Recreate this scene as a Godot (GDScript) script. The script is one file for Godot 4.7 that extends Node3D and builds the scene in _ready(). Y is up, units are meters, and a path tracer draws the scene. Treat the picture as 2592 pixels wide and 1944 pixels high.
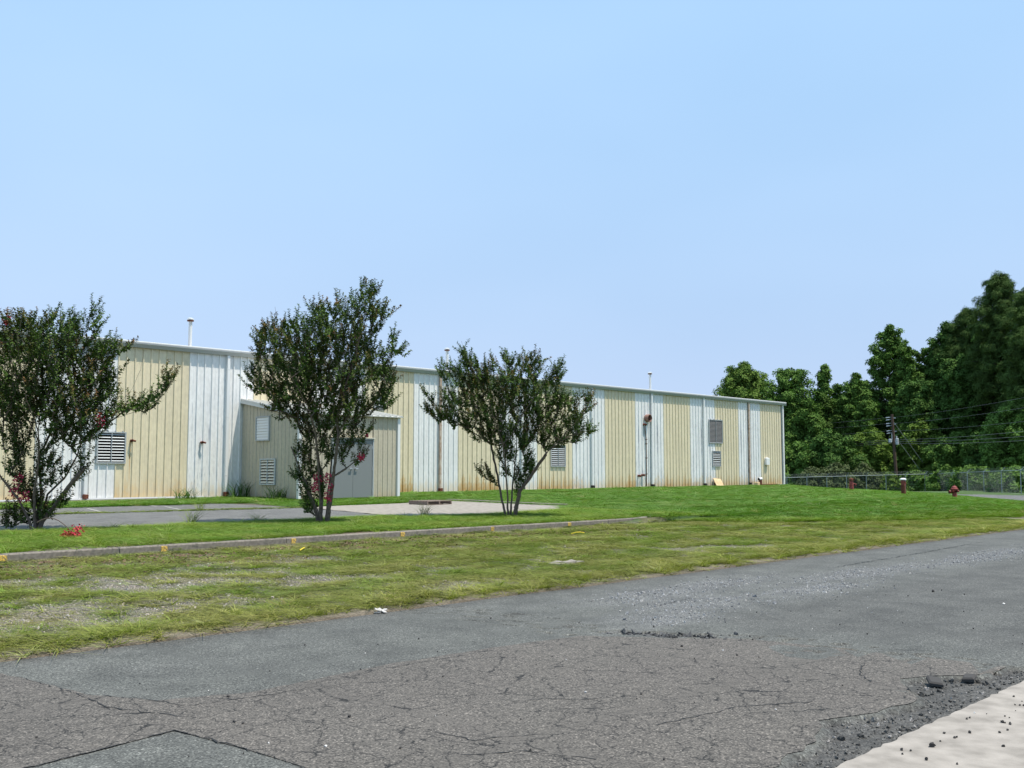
extends Node3D
# A striped metal warehouse behind three crape myrtles, seen across an old asphalt road.
# Axes: x runs along the warehouse wall (and the road) to the far right end, z points from the wall towards the road, y is up.

var M := {}
var rng := RandomNumberGenerator.new()
var fine := FastNoiseLite.new()
var broad := FastNoiseLite.new()
var names := {}
const RIGHT := Vector3(0.6913, 0, 0.7226)      # across the photograph's view
const NEAR := Vector3(-0.7226, 0, 0.6913)      # from the scene towards the road corner where one stands


# ---------------------------------------------------------------- mesh collector
class G:
	var v := PackedVector3Array()
	var n := PackedVector3Array()
	var t := PackedVector2Array()
	var c := PackedColorArray()
	var i := PackedInt32Array()
	var col := Color(1, 1, 1)

	func vert(p: Vector3, nn: Vector3, uv := Vector2.ZERO) -> int:
		v.append(p); n.append(nn); t.append(uv); c.append(col)
		return v.size() - 1

	func tri_i(a: int, b: int, d: int) -> void:          # counter-clockwise as seen from the front
		i.append(a); i.append(d); i.append(b)

	func quad(a: Vector3, b: Vector3, d: Vector3, e: Vector3, ua := Vector2(0, 1), ub := Vector2(1, 1), ud := Vector2(1, 0), ue := Vector2(0, 0)) -> void:
		var nn := (b - a).cross(d - a).normalized()
		var k := vert(a, nn, ua)
		vert(b, nn, ub); vert(d, nn, ud); vert(e, nn, ue)
		tri_i(k, k + 1, k + 2); tri_i(k, k + 2, k + 3)

	func tri(a: Vector3, b: Vector3, d: Vector3) -> void:
		var nn := (b - a).cross(d - a).normalized()
		var k := vert(a, nn, Vector2(0, 1))
		vert(b, nn, Vector2(1, 1)); vert(d, nn, Vector2(0.5, 0))
		tri_i(k, k + 1, k + 2)

	func box(at: Vector3, s: Vector3, b := Basis()) -> void:
		var x := b.x * s.x * 0.5
		var y := b.y * s.y * 0.5
		var z := b.z * s.z * 0.5
		quad(at - x - y + z, at + x - y + z, at + x + y + z, at - x + y + z)
		quad(at + x - y - z, at - x - y - z, at - x + y - z, at + x + y - z)
		quad(at + x - y + z, at + x - y - z, at + x + y - z, at + x + y + z)
		quad(at - x - y - z, at - x - y + z, at - x + y + z, at - x + y - z)
		quad(at - x + y + z, at + x + y + z, at + x + y - z, at - x + y - z)
		quad(at - x - y - z, at + x - y - z, at + x - y + z, at - x - y + z)

	func bevel(at: Vector3, s: Vector3, r: float, b := Basis()) -> void:   # a box whose upright and upper edges are cut back
		var h := s * 0.5
		var low := []
		var top := []
		var up := []
		for q in [[1, 1], [1, -1], [-1, -1], [-1, 1]]:
			low.append(at + b * Vector3(q[0] * h.x, -h.y, q[1] * h.z))
			up.append(at + b * Vector3(q[0] * h.x, h.y - r, q[1] * h.z))
			top.append(at + b * Vector3(q[0] * (h.x - r), h.y, q[1] * (h.z - r)))
		for k in 4:
			var m := (k + 1) % 4
			quad(low[k], low[m], up[m], up[k])
			quad(up[k], up[m], top[m], top[k])
		quad(top[0], top[1], top[2], top[3])
		quad(low[3], low[2], low[1], low[0])

	func frustum(a: Vector3, b: Vector3, ra: float, rb: float, sides: int, caps := false) -> void:
		var d := b - a
		if d.length() < 0.0005:
			return
		d = d.normalized()
		var x := d.cross(Vector3.UP if absf(d.y) < 0.9 else Vector3.RIGHT).normalized()
		var y := d.cross(x)
		var k := v.size()
		var len_ := (b - a).length()
		for s in sides + 1:
			var an := TAU * s / sides
			var r := x * cos(an) + y * sin(an)
			vert(a + r * ra, r, Vector2(float(s) / sides, 0))
			vert(b + r * rb, r, Vector2(float(s) / sides, len_))
		for s in sides:
			var q := k + 2 * s
			tri_i(q, q + 3, q + 1); tri_i(q, q + 2, q + 3)
		if caps:
			for e in 2:
				var ce := vert(a if e == 0 else b, -d if e == 0 else d)
				var rr := ra if e == 0 else rb
				for s in sides + 1:
					var an := TAU * s / sides
					vert((a if e == 0 else b) + (x * cos(an) + y * sin(an)) * rr, -d if e == 0 else d)
				for s in sides:
					if e == 0: tri_i(ce, ce + 1 + s, ce + 2 + s)
					else: tri_i(ce, ce + 2 + s, ce + 1 + s)

	func tube(pts: Array, r0: float, r1: float, sides: int) -> void:
		for k in pts.size() - 1:
			var f := float(k) / (pts.size() - 1)
			var g := float(k + 1) / (pts.size() - 1)
			frustum(pts[k], pts[k + 1], lerpf(r0, r1, f), lerpf(r0, r1, g), sides, k == 0 or k == pts.size() - 2)

	func lathe(at: Vector3, prof: Array, sides: int, axis := Basis()) -> void:   # prof: Vector2(radius, height) from low to high
		for k in prof.size() - 1:
			var p: Vector2 = prof[k]
			var q: Vector2 = prof[k + 1]
			var sl := Vector2(q.y - p.y, p.x - q.x).normalized()
			for s in sides:
				var a0 := TAU * s / sides
				var a1 := TAU * (s + 1) / sides
				var d0 := Vector3(sin(a0), 0, cos(a0))
				var d1 := Vector3(sin(a1), 0, cos(a1))
				var b := v.size()
				vert(at + axis * (d0 * p.x + Vector3.UP * p.y), axis * (d0 * sl.x + Vector3.UP * sl.y), Vector2(float(s) / sides, p.y))
				vert(at + axis * (d1 * p.x + Vector3.UP * p.y), axis * (d1 * sl.x + Vector3.UP * sl.y), Vector2(float(s + 1) / sides, p.y))
				vert(at + axis * (d1 * q.x + Vector3.UP * q.y), axis * (d1 * sl.x + Vector3.UP * sl.y), Vector2(float(s + 1) / sides, q.y))
				vert(at + axis * (d0 * q.x + Vector3.UP * q.y), axis * (d0 * sl.x + Vector3.UP * sl.y), Vector2(float(s) / sides, q.y))
				tri_i(b, b + 1, b + 2); tri_i(b, b + 2, b + 3)

	func mesh(m: Material) -> ArrayMesh:
		var a := []
		a.resize(Mesh.ARRAY_MAX)
		a[Mesh.ARRAY_VERTEX] = v
		a[Mesh.ARRAY_NORMAL] = n
		a[Mesh.ARRAY_TEX_UV] = t
		a[Mesh.ARRAY_TEX_UV2] = t
		a[Mesh.ARRAY_COLOR] = c
		a[Mesh.ARRAY_INDEX] = i
		var am := ArrayMesh.new()
		am.add_surface_from_arrays(Mesh.PRIMITIVE_TRIANGLES, a)
		am.surface_set_material(0, m)
		return am


# ---------------------------------------------------------------- nodes and metas
func numbered(called: String) -> String:
	var k: int = names.get(called, 0)
	names[called] = k + 1
	return called if k == 0 else "%s_%03d" % [called, k]


func tag(o: Node, label := "", category := "", group := "", kind := "") -> void:
	if label: o.set_meta("label", label)
	if category: o.set_meta("category", category)
	if group: o.set_meta("group", group)
	if kind: o.set_meta("kind", kind)


func thing(called: String, label: String, category: String, at := Vector3.ZERO, turn := 0.0, group := "") -> Node3D:
	var o := Node3D.new()
	o.name = numbered(called)
	add_child(o, true)
	o.position = at
	o.rotation.y = turn
	tag(o, label, category, group)
	return o


func put(called: String, me: Mesh, parent: Node = null, at := Vector3.ZERO) -> MeshInstance3D:
	var o := MeshInstance3D.new()
	o.mesh = me
	if parent == null:
		o.name = numbered(called)
		add_child(o, true)
	else:
		var k := 0
		var nm := called
		while parent.has_node(nm):
			k += 1
			nm = "%s_%03d" % [called, k]
		o.name = nm
		parent.add_child(o, true)
	o.position = at
	return o


func scatter(called: String, me: Mesh, xf: Array, cols: PackedColorArray, parent: Node = null) -> MultiMeshInstance3D:
	var mm := MultiMesh.new()
	mm.transform_format = MultiMesh.TRANSFORM_3D
	mm.use_colors = true
	mm.mesh = me
	mm.instance_count = xf.size()
	for k in xf.size():
		mm.set_instance_transform(k, xf[k])
		mm.set_instance_color(k, cols[k])
	var o := MultiMeshInstance3D.new()
	o.multimesh = mm
	o.set_meta("kind", "stuff")
	if parent == null:
		o.name = numbered(called)
		add_child(o, true)
	else:
		o.name = called
		parent.add_child(o, true)
	return o


func lin(table: Array, x: float) -> float:
	if x <= table[0][0]: return table[0][1]
	for k in table.size() - 1:
		if x <= table[k + 1][0]:
			return lerpf(table[k][1], table[k + 1][1], (x - table[k][0]) / (table[k + 1][0] - table[k][0]))
	return table[-1][1]


func jit(a: float) -> float:
	return rng.randf_range(-a, a)


func rdir() -> Vector3:
	return Vector3(rng.randfn(), rng.randfn(), rng.randfn()).normalized()


# ---------------------------------------------------------------- materials
func mat(called: String, col: Color, rough := 0.8, vc := false, metal := 0.0) -> StandardMaterial3D:
	var m := StandardMaterial3D.new()
	m.resource_name = called
	m.albedo_color = col.linear_to_srgb()
	m.roughness = rough
	m.metallic = metal
	m.vertex_color_use_as_albedo = vc
	M[called] = m
	return m


func noise(kind: int, freq: float, seed_: int, octaves := 1) -> FastNoiseLite:
	var f := FastNoiseLite.new()
	f.noise_type = kind as FastNoiseLite.NoiseType
	f.frequency = freq
	f.seed = seed_
	f.fractal_type = FastNoiseLite.FRACTAL_FBM if octaves > 1 else FastNoiseLite.FRACTAL_NONE
	f.fractal_octaves = octaves
	return f


func ntex(f: FastNoiseLite, size: int, stops: Array, normalize := true) -> NoiseTexture2D:
	var t := NoiseTexture2D.new()
	t.width = size
	t.height = size
	t.seamless = true
	t.normalize = normalize
	t.generate_mipmaps = false
	t.noise = f
	if stops:
		var g := Gradient.new()
		var offs := PackedFloat32Array()
		var cs := PackedColorArray()
		for s in stops:
			offs.append(s[0])
			cs.append(s[1] if s[1] is Color else Color(s[1], s[1], s[1]))
		g.offsets = offs
		g.colors = cs
		t.color_ramp = g
	return t


func materials() -> void:
	var m: StandardMaterial3D
	# stones in asphalt: every cell of the pattern is one stone, a few of them pale
	var stones := noise(FastNoiseLite.TYPE_CELLULAR, 0.30, 5)
	stones.cellular_return_type = FastNoiseLite.RETURN_CELL_VALUE
	stones.cellular_jitter = 1.0
	var grain := ntex(stones, 1024, [[0.0, 0.42], [0.35, 0.60], [0.8, 0.72], [0.93, 0.82], [0.985, 0.97], [1.0, 1.0]])
	var wear := ntex(noise(FastNoiseLite.TYPE_SIMPLEX_SMOOTH, 0.012, 9, 5), 512, [[0.0, 0.80], [0.5, 0.92], [1.0, 1.0]])
	m = mat("asphalt", Color(0.395, 0.392, 0.372), 0.9, true)
	m.albedo_texture = grain
	m.uv1_scale = Vector3(0.34, 0.34, 1)
	m.detail_enabled = true
	m.detail_blend_mode = BaseMaterial3D.BLEND_MODE_MUL
	m.detail_albedo = wear
	m.detail_uv_layer = BaseMaterial3D.DETAIL_UV_2
	m.uv2_scale = Vector3(0.21, 0.21, 1)
	m.heightmap_enabled = true
	m.heightmap_texture = grain
	m.heightmap_scale = 0.35
	# the crazed older asphalt
	var net := noise(FastNoiseLite.TYPE_CELLULAR, 0.017, 21)
	net.cellular_return_type = FastNoiseLite.RETURN_DISTANCE2_SUB
	net.cellular_jitter = 1.0
	net.domain_warp_enabled = true
	net.domain_warp_amplitude = 22.0
	net.domain_warp_frequency = 0.03
	net.domain_warp_fractal_octaves = 3
	m = mat("old_asphalt", Color(0.395, 0.382, 0.362), 0.92, true)
	m.albedo_texture = grain
	m.uv1_scale = Vector3(0.34, 0.34, 1)
	m.heightmap_enabled = true
	m.heightmap_texture = grain
	m.heightmap_scale = 0.25
	m.detail_enabled = true
	m.detail_blend_mode = BaseMaterial3D.BLEND_MODE_MUL
	m.detail_uv_layer = BaseMaterial3D.DETAIL_UV_2
	m.detail_albedo = crack_image(net)
	m.uv2_scale = Vector3(0.31, 0.31, 1)
	mat("tar", Color(0.018, 0.018, 0.018), 0.85)
	m = mat("crumb", Color(1, 1, 1), 0.95, true)
	# concrete
	var blot := ntex(noise(FastNoiseLite.TYPE_SIMPLEX_SMOOTH, 0.011, 31, 6), 1024, [[0.0, Color(0.76, 0.74, 0.71)], [0.5, Color(0.90, 0.88, 0.85)], [1.0, Color(1, 0.98, 0.95)]])
	var pits := ntex(noise(FastNoiseLite.TYPE_SIMPLEX, 0.35, 33, 3), 512, [])
	m = mat("concrete", Color(0.36, 0.34, 0.32), 0.9, true)
	m.albedo_texture = blot
	m.uv1_scale = Vector3(0.33, 0.33, 1)
	m.heightmap_enabled = true
	m.heightmap_texture = pits
	m.heightmap_scale = 0.15
	m = mat("kerb_concrete", Color(0.27, 0.25, 0.23), 0.95, true)
	m.albedo_texture = blot
	m.uv1_triplanar = true
	m.uv1_scale = Vector3(1.1, 1.1, 1.1)
	# soil
	var clod := ntex(noise(FastNoiseLite.TYPE_SIMPLEX_SMOOTH, 0.05, 41, 6), 1024, [[0.0, 0.45], [0.5, 0.75], [1.0, 1.0]])
	m = mat("soil", Color(1, 1, 1), 1.0, true)
	m.albedo_texture = clod
	m.uv1_scale = Vector3(0.5, 0.5, 1)
	m.heightmap_enabled = true
	m.heightmap_texture = clod
	m.heightmap_scale = 1.2
	# plants
	m = mat("grass", Color(1, 1, 1), 0.9, true)
	m.metallic_specular = 0.15
	m.backlight_enabled = true
	m.backlight = Color(0.7, 0.8, 0.4)
	for q in [["weed_a", Color(0.22, 0.28, 0.075)], ["weed_b", Color(0.075, 0.16, 0.03)]]:
		m = mat(q[0], q[1], 0.9, true)
		m.metallic_specular = 0.15
		m.backlight_enabled = true
		m.backlight = Color(0.6, 0.7, 0.35)
	m = mat("leaf", Color(1, 1, 1), 0.8, true)
	m.metallic_specular = 0.2
	m.backlight_enabled = true
	m.backlight = Color(0.35, 0.45, 0.15)
	m = mat("petal", Color(1, 1, 1), 0.7, true)
	m.backlight_enabled = true
	m.backlight = Color(0.5, 0.2, 0.25)
	mat("stone", Color(1, 1, 1), 0.9, true)
	var bark := ntex(noise(FastNoiseLite.TYPE_SIMPLEX_SMOOTH, 0.02, 51, 4), 256, [[0.0, 0.62], [0.45, 0.8], [1.0, 1.0]])
	m = mat("smooth_bark", Color(0.185, 0.138, 0.108), 0.8)
	m.albedo_texture = bark
	m.uv1_scale = Vector3(1, 1.5, 1)
	m = mat("rough_bark", Color(0.13, 0.10, 0.08), 0.95)
	m.albedo_texture = bark
	# metals and paint
	mat("white_paint", Color(0.74, 0.75, 0.74), 0.5)
	mat("annex_roof", Color(0.60, 0.585, 0.53), 0.55)
	mat("eave_paint", Color(0.60, 0.61, 0.60), 0.5)
	mat("grey_trim", Color(0.37, 0.395, 0.405), 0.5)
	mat("louvre_paint", Color(0.50, 0.54, 0.55), 0.5)
	mat("louvre_dark", Color(0.16, 0.155, 0.15), 0.7)
	mat("cream_paint", Color(0.66, 0.62, 0.52), 0.6)
	var rusty := ntex(noise(FastNoiseLite.TYPE_SIMPLEX_SMOOTH, 0.03, 61, 5), 256, [[0.0, Color(0.30, 0.17, 0.13)], [0.45, Color(0.47, 0.26, 0.19)], [0.75, Color(0.60, 0.36, 0.25)], [1.0, Color(0.72, 0.58, 0.50)]])
	m = mat("rust", Color(0.6, 0.6, 0.6), 0.95)
	m.albedo_texture = rusty
	m.uv1_triplanar = true
	m.uv1_scale = Vector3(2, 2, 2)
	m = mat("pink_rust", Color(1, 1, 1), 0.95)
	m.albedo_texture = ntex(noise(FastNoiseLite.TYPE_SIMPLEX_SMOOTH, 0.03, 62, 5), 256, [[0.0, Color(0.38, 0.27, 0.24)], [0.5, Color(0.54, 0.41, 0.37)], [1.0, Color(0.72, 0.63, 0.58)]])
	m.uv1_triplanar = true
	m.uv1_scale = Vector3(3, 3, 3)
	m = mat("faded_rust_paint", Color(1, 1, 1), 0.85)
	m.albedo_texture = ntex(noise(FastNoiseLite.TYPE_SIMPLEX_SMOOTH, 0.03, 63, 5), 256, [[0.0, Color(0.45, 0.33, 0.27)], [0.4, Color(0.66, 0.57, 0.50)], [1.0, Color(0.80, 0.77, 0.72)]])
	m.uv1_triplanar = true
	m.uv1_scale = Vector3(0.9, 0.5, 0.9)
	mat("red_iron", Color(0.22, 0.05, 0.045), 0.7)
	m = M.red_iron
	m.albedo_color = Color(1, 1, 1)
	m.albedo_texture = ntex(noise(FastNoiseLite.TYPE_SIMPLEX_SMOOTH, 0.02, 65, 5), 256, [[0.0, Color(0.26, 0.12, 0.11)], [0.5, Color(0.52, 0.22, 0.20)], [0.8, Color(0.60, 0.30, 0.27)], [1.0, Color(0.62, 0.48, 0.44)]])
	m.uv1_triplanar = true
	m.uv1_scale = Vector3(2.2, 2.2, 2.2)
	mat("galvanised", Color(0.25, 0.30, 0.31), 0.6, false, 0.2)
	mat("wire", Color(0.22, 0.26, 0.26), 0.5, false, 0.4)
	mat("cable", Color(0.12, 0.13, 0.14), 0.6)
	mat("porcelain", Color(0.52, 0.57, 0.62), 0.3)
	mat("aluminium_wire", Color(0.13, 0.15, 0.16), 0.7)
	mat("tank_grey", Color(0.50, 0.54, 0.57), 0.5)
	mat("door_grey", Color(0.20, 0.215, 0.215), 0.45)
	mat("chrome", Color(0.75, 0.75, 0.75), 0.25, false, 0.9)
	mat("yellow_paint", Color(0.55, 0.36, 0.05), 0.8)
	m = M.yellow_paint
	m.albedo_color = Color(1, 1, 1)
	m.albedo_texture = ntex(noise(FastNoiseLite.TYPE_SIMPLEX_SMOOTH, 0.03, 67, 5), 256, [[0.0, Color(0.42, 0.38, 0.32)], [0.36, Color(0.55, 0.48, 0.34)], [0.44, Color(0.84, 0.68, 0.30)], [1.0, Color(0.90, 0.76, 0.40)]])
	m.uv1_triplanar = true
	m.uv1_scale = Vector3(4, 4, 4)
	mat("line_paint", Color(0.38, 0.37, 0.345), 0.85)
	var ply := ntex(noise(FastNoiseLite.TYPE_SIMPLEX_SMOOTH, 0.02, 71, 4), 256, [[0.0, Color(0.74, 0.62, 0.46)], [1.0, Color(0.90, 0.80, 0.64)]])
	m = mat("plywood", Color(1, 1, 1), 0.8)
	m.albedo_texture = ply
	m.uv1_triplanar = true
	m.uv1_scale = Vector3(3, 0.4, 0.4)
	m = mat("grey_wood", Color(1, 1, 1), 0.95)
	m.albedo_texture = ntex(noise(FastNoiseLite.TYPE_SIMPLEX_SMOOTH, 0.02, 73, 5), 256, [[0.0, Color(0.34, 0.29, 0.26)], [0.5, Color(0.50, 0.44, 0.40)], [1.0, Color(0.63, 0.57, 0.52)]])
	m.uv1_triplanar = true
	m.uv1_scale = Vector3(0.5, 6, 6)
	m = mat("pole_wood", Color(1, 1, 1), 0.95)
	m.albedo_texture = ntex(noise(FastNoiseLite.TYPE_SIMPLEX_SMOOTH, 0.03, 75, 4), 256, [[0.0, Color(0.26, 0.20, 0.17)], [1.0, Color(0.42, 0.34, 0.29)]])
	m.uv1_scale = Vector3(3, 0.3, 1)
	mat("litter_white", Color(0.50, 0.47, 0.44), 0.8)
	mat("litter_yellow", Color(0.66, 0.52, 0.03), 0.6)
	mat("black_rubber", Color(0.02, 0.018, 0.018), 0.7)


func crack_image(net: FastNoiseLite) -> ImageTexture:
	# fine black cracks between crazed plates, opening and closing along their length, under patches where there are none
	var size := 1024
	var a := net.get_seamless_image(size, size, false, false, 0.04).get_data()
	var n2 := noise(FastNoiseLite.TYPE_CELLULAR, 0.006, 23)
	n2.cellular_return_type = FastNoiseLite.RETURN_DISTANCE2_SUB
	n2.domain_warp_enabled = true
	n2.domain_warp_amplitude = 34.0
	n2.domain_warp_frequency = 0.02
	n2.domain_warp_fractal_octaves = 2
	var b := n2.get_seamless_image(size, size, false, false, 0.04).get_data()
	var w := noise(FastNoiseLite.TYPE_SIMPLEX_SMOOTH, 0.012, 25, 4).get_seamless_image(size, size).get_data()
	var out := PackedByteArray()
	out.resize(size * size)
	for k in size * size:
		var open := clampf((w[k] - 132) * 0.05, -6.0, 1.0)
		var f := 255.0
		var da := a[k] - open
		if da < 8.0: f = 116.0 + maxf(da, 0.0) * 17.5
		var db := b[k] - 1.0
		if db < 3.0: f = minf(f, 96.0 + maxf(db, 0.0) * 50.0)
		out[k] = int(f)
	return ImageTexture.create_from_image(Image.create_from_data(size, size, false, Image.FORMAT_L8, out))


func panel_skin(base: Color, seed_: int, stain: float, streak: float, extra := []) -> StandardMaterial3D:
	# paint of one 0.9 m wide wall sheet, 5.45 m tall: clay splashed up the foot, weathered streaks beside the ribs
	var w := 72
	var h := 432
	var f := noise(FastNoiseLite.TYPE_SIMPLEX_SMOOTH, 0.09, seed_, 4)
	var g := noise(FastNoiseLite.TYPE_SIMPLEX_SMOOTH, 0.02, seed_ + 50, 3)
	var im := Image.create(w, h, false, Image.FORMAT_RGB8)
	var clay := Color(0.66, 0.50, 0.27)
	var dirt := Color(0.40, 0.44, 0.50)
	for x in w:
		var top := (0.50 + 0.55 * g.get_noise_2d(x * 2.0, 7.0)) * 80.0        # how high the clay reaches here
		var sx := maxf(0.0, g.get_noise_2d(x * 6.0, 900.0) - 0.18) * 3.0
		var s0 := 190.0 + 160.0 * g.get_noise_2d(x * 3.0, 300.0)
		for y in h:
			var n := f.get_noise_2d(x, y * 0.5)
			var c := base * (1.0 + 0.05 * n + 0.03 * g.get_noise_2d(x * 0.6, y * 0.4))
			var below := h - y
			if stain > 0.0 and below < top * 1.4:
				var k := clampf((top * 1.2 - below) / (top + 10.0) + 0.55 * n, 0.0, 1.0) * stain
				c = c.lerp(clay * (1.0 + 0.2 * n), k * 0.85)
			if streak > 0.0:
				var k := sx * streak * clampf(0.5 + 2.0 * f.get_noise_2d(x * 3.0, y * 0.12), 0.0, 1.0) * clampf(1.0 - absf(y - s0) / 150.0, 0.0, 1.0)
				k += streak * 0.5 * clampf(f.get_noise_2d(x * 2.0, y * 0.2 + 500.0) * 3.0 - 0.6, 0.0, 1.0) * clampf((130.0 - below) / 60.0, 0.0, 1.0)
				c = c.lerp(dirt, clampf(k, 0.0, 0.75))
			for e in extra:                                                     # [x, first row, last row, half width, colour]
				if y > e[1] and y < e[2] and absf(x - e[0] + 1.2 * n) < e[3]:
					c = c.lerp(e[4], 0.75 * clampf(float(e[2] - y) / (e[2] - e[1]) + 0.4 * n, 0.0, 1.0))
			im.set_pixel(x, y, c)
	var m := StandardMaterial3D.new()
	m.resource_name = "sheet_paint"
	m.albedo_texture = ImageTexture.create_from_image(im)
	m.texture_repeat = false
	m.roughness = 0.55
	return m


# ---------------------------------------------------------------- the lie of the land
const LAWN := [[-60.0, 0.57], [-34.5, 0.57], [-24.0, 0.46], [-18.0, 0.38], [-15.5, 0.27], [-9.2, 0.0]]
const TERRACE := [[-60.0, 0.57], [-34.5, 0.55], [-30.5, 0.50], [-27.5, 0.43], [-20.0, 0.40], [-15.56, 0.385], [-15.44, 0.268], [-13.5, 0.205], [-9.2, 0.0]]
const FALL := [[60.5, 0.0], [62.6, 0.03], [66.0, 0.27], [70.0, 0.37], [74.0, 0.47], [77.0, 0.62], [85.0, 0.72], [110.0, 0.9], [140.0, 1.0]]


func fall(u: float, v: float) -> float:
	return lin(FALL, u + v + 34.5) + 1.2 * smoothstep(66.0, 84.0, u) * smoothstep(-32.0, -46.0, v)


func land(u: float, v: float) -> float:
	if v > -9.2:
		var r := -fall(u, v)
		if v < -8.9: return r - 0.07 * (v + 9.2) / 0.3
		return r - (0.07 if v < 4.0 else lin([[4.0, 0.07], [14.0, 0.0]], v))
	var k := 1.0 - smoothstep(22.0, 27.5, u)
	var h := lerpf(lin(LAWN, v), lin(TERRACE, v), k)
	h += 0.035 * broad.get_noise_2d(u * 6.0, v * 6.0) * smoothstep(-9.2, -10.5, v) * (1.0 if v > -15.4 or u > 26.0 else 0.25)
	return h - fall(u, v)


const GRAVEL := [[4.4, -11.1, 1.7, 0.8], [6.0, -12.6, 1.3, 0.7], [7.0, -12.2, 1.0, 0.6], [8.5, -11.7, 1.2, 0.5], [9.5, -10.3, 0.9, 0.35], [5.5, -10.6, 1.6, 0.4], [16.3, -11.2, 0.9, 0.35],
	[17.9, -10.9, 0.8, 0.3], [12.7, -10.95, 0.5, 0.18], [9.0, -13.6, 0.9, 0.35], [3.2, -12.4, 1.3, 0.7], [1.5, -11.3, 1.6, 0.9], [7.6, -13.0, 0.9, 0.45], [2.6, -10.6, 1.2, 0.5], [5.2, -13.6, 0.9, 0.4], [4.0, -10.4, 1.2, 0.35]]


func bare(u: float, v: float) -> float:       # how far gravel and earth show through the grass of the verge
	var b := 0.0
	for g in GRAVEL:
		b = maxf(b, exp(-(pow((u - g[0]) / g[2], 2.0) + pow((v - g[1]) / g[3], 2.0))))
	b = b * 0.72 + 0.75 * broad.get_noise_2d(u * 24.0, v * 24.0) + 0.65 * fine.get_noise_2d(u * 4.5, v * 4.5) + 0.02
	b += 0.30 * smoothstep(-13.6, -15.2, v) * (1.0 - smoothstep(13.0, 20.0, u))
	return clampf(b * (1.0 - 0.6 * smoothstep(-9.9, -9.3, v)), 0.0, 1.0)


func lawn_edge(u: float) -> float:            # the mown lawn lies beyond this line, the thin verge on the road side of it
	return lin([[21.0, -15.9], [23.0, -14.6], [26.0, -13.2], [32.0, -11.6], [45.0, -10.6], [60.0, -10.2]], u) + 0.9 * broad.get_noise_2d(u * 9.0, 80.0)


func on_lot(u: float, v: float) -> bool:
	return v < -20.6 + 0.35 * fine.get_noise_2d(u * 3.0, 5.0) and v > -30.0 and u < pad_left(v)


func pad_left(v: float) -> float:
	return lin([[-31.0, 18.6], [-26.6, 18.6], [-20.2, 17.0], [-19.0, 16.8]], v)


func on_pad(u: float, v: float) -> bool:
	if u < pad_left(v): return false
	return v > lin([[18.0, -26.8], [25.2, -27.6]], u) and u < lin([[-28.0, 25.1], [-21.7, 25.2], [-20.2, 23.4]], v) and v < lin([[16.8, -19.9], [19.2, -19.4], [23.5, -20.2], [25.3, -21.8]], u)


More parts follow.
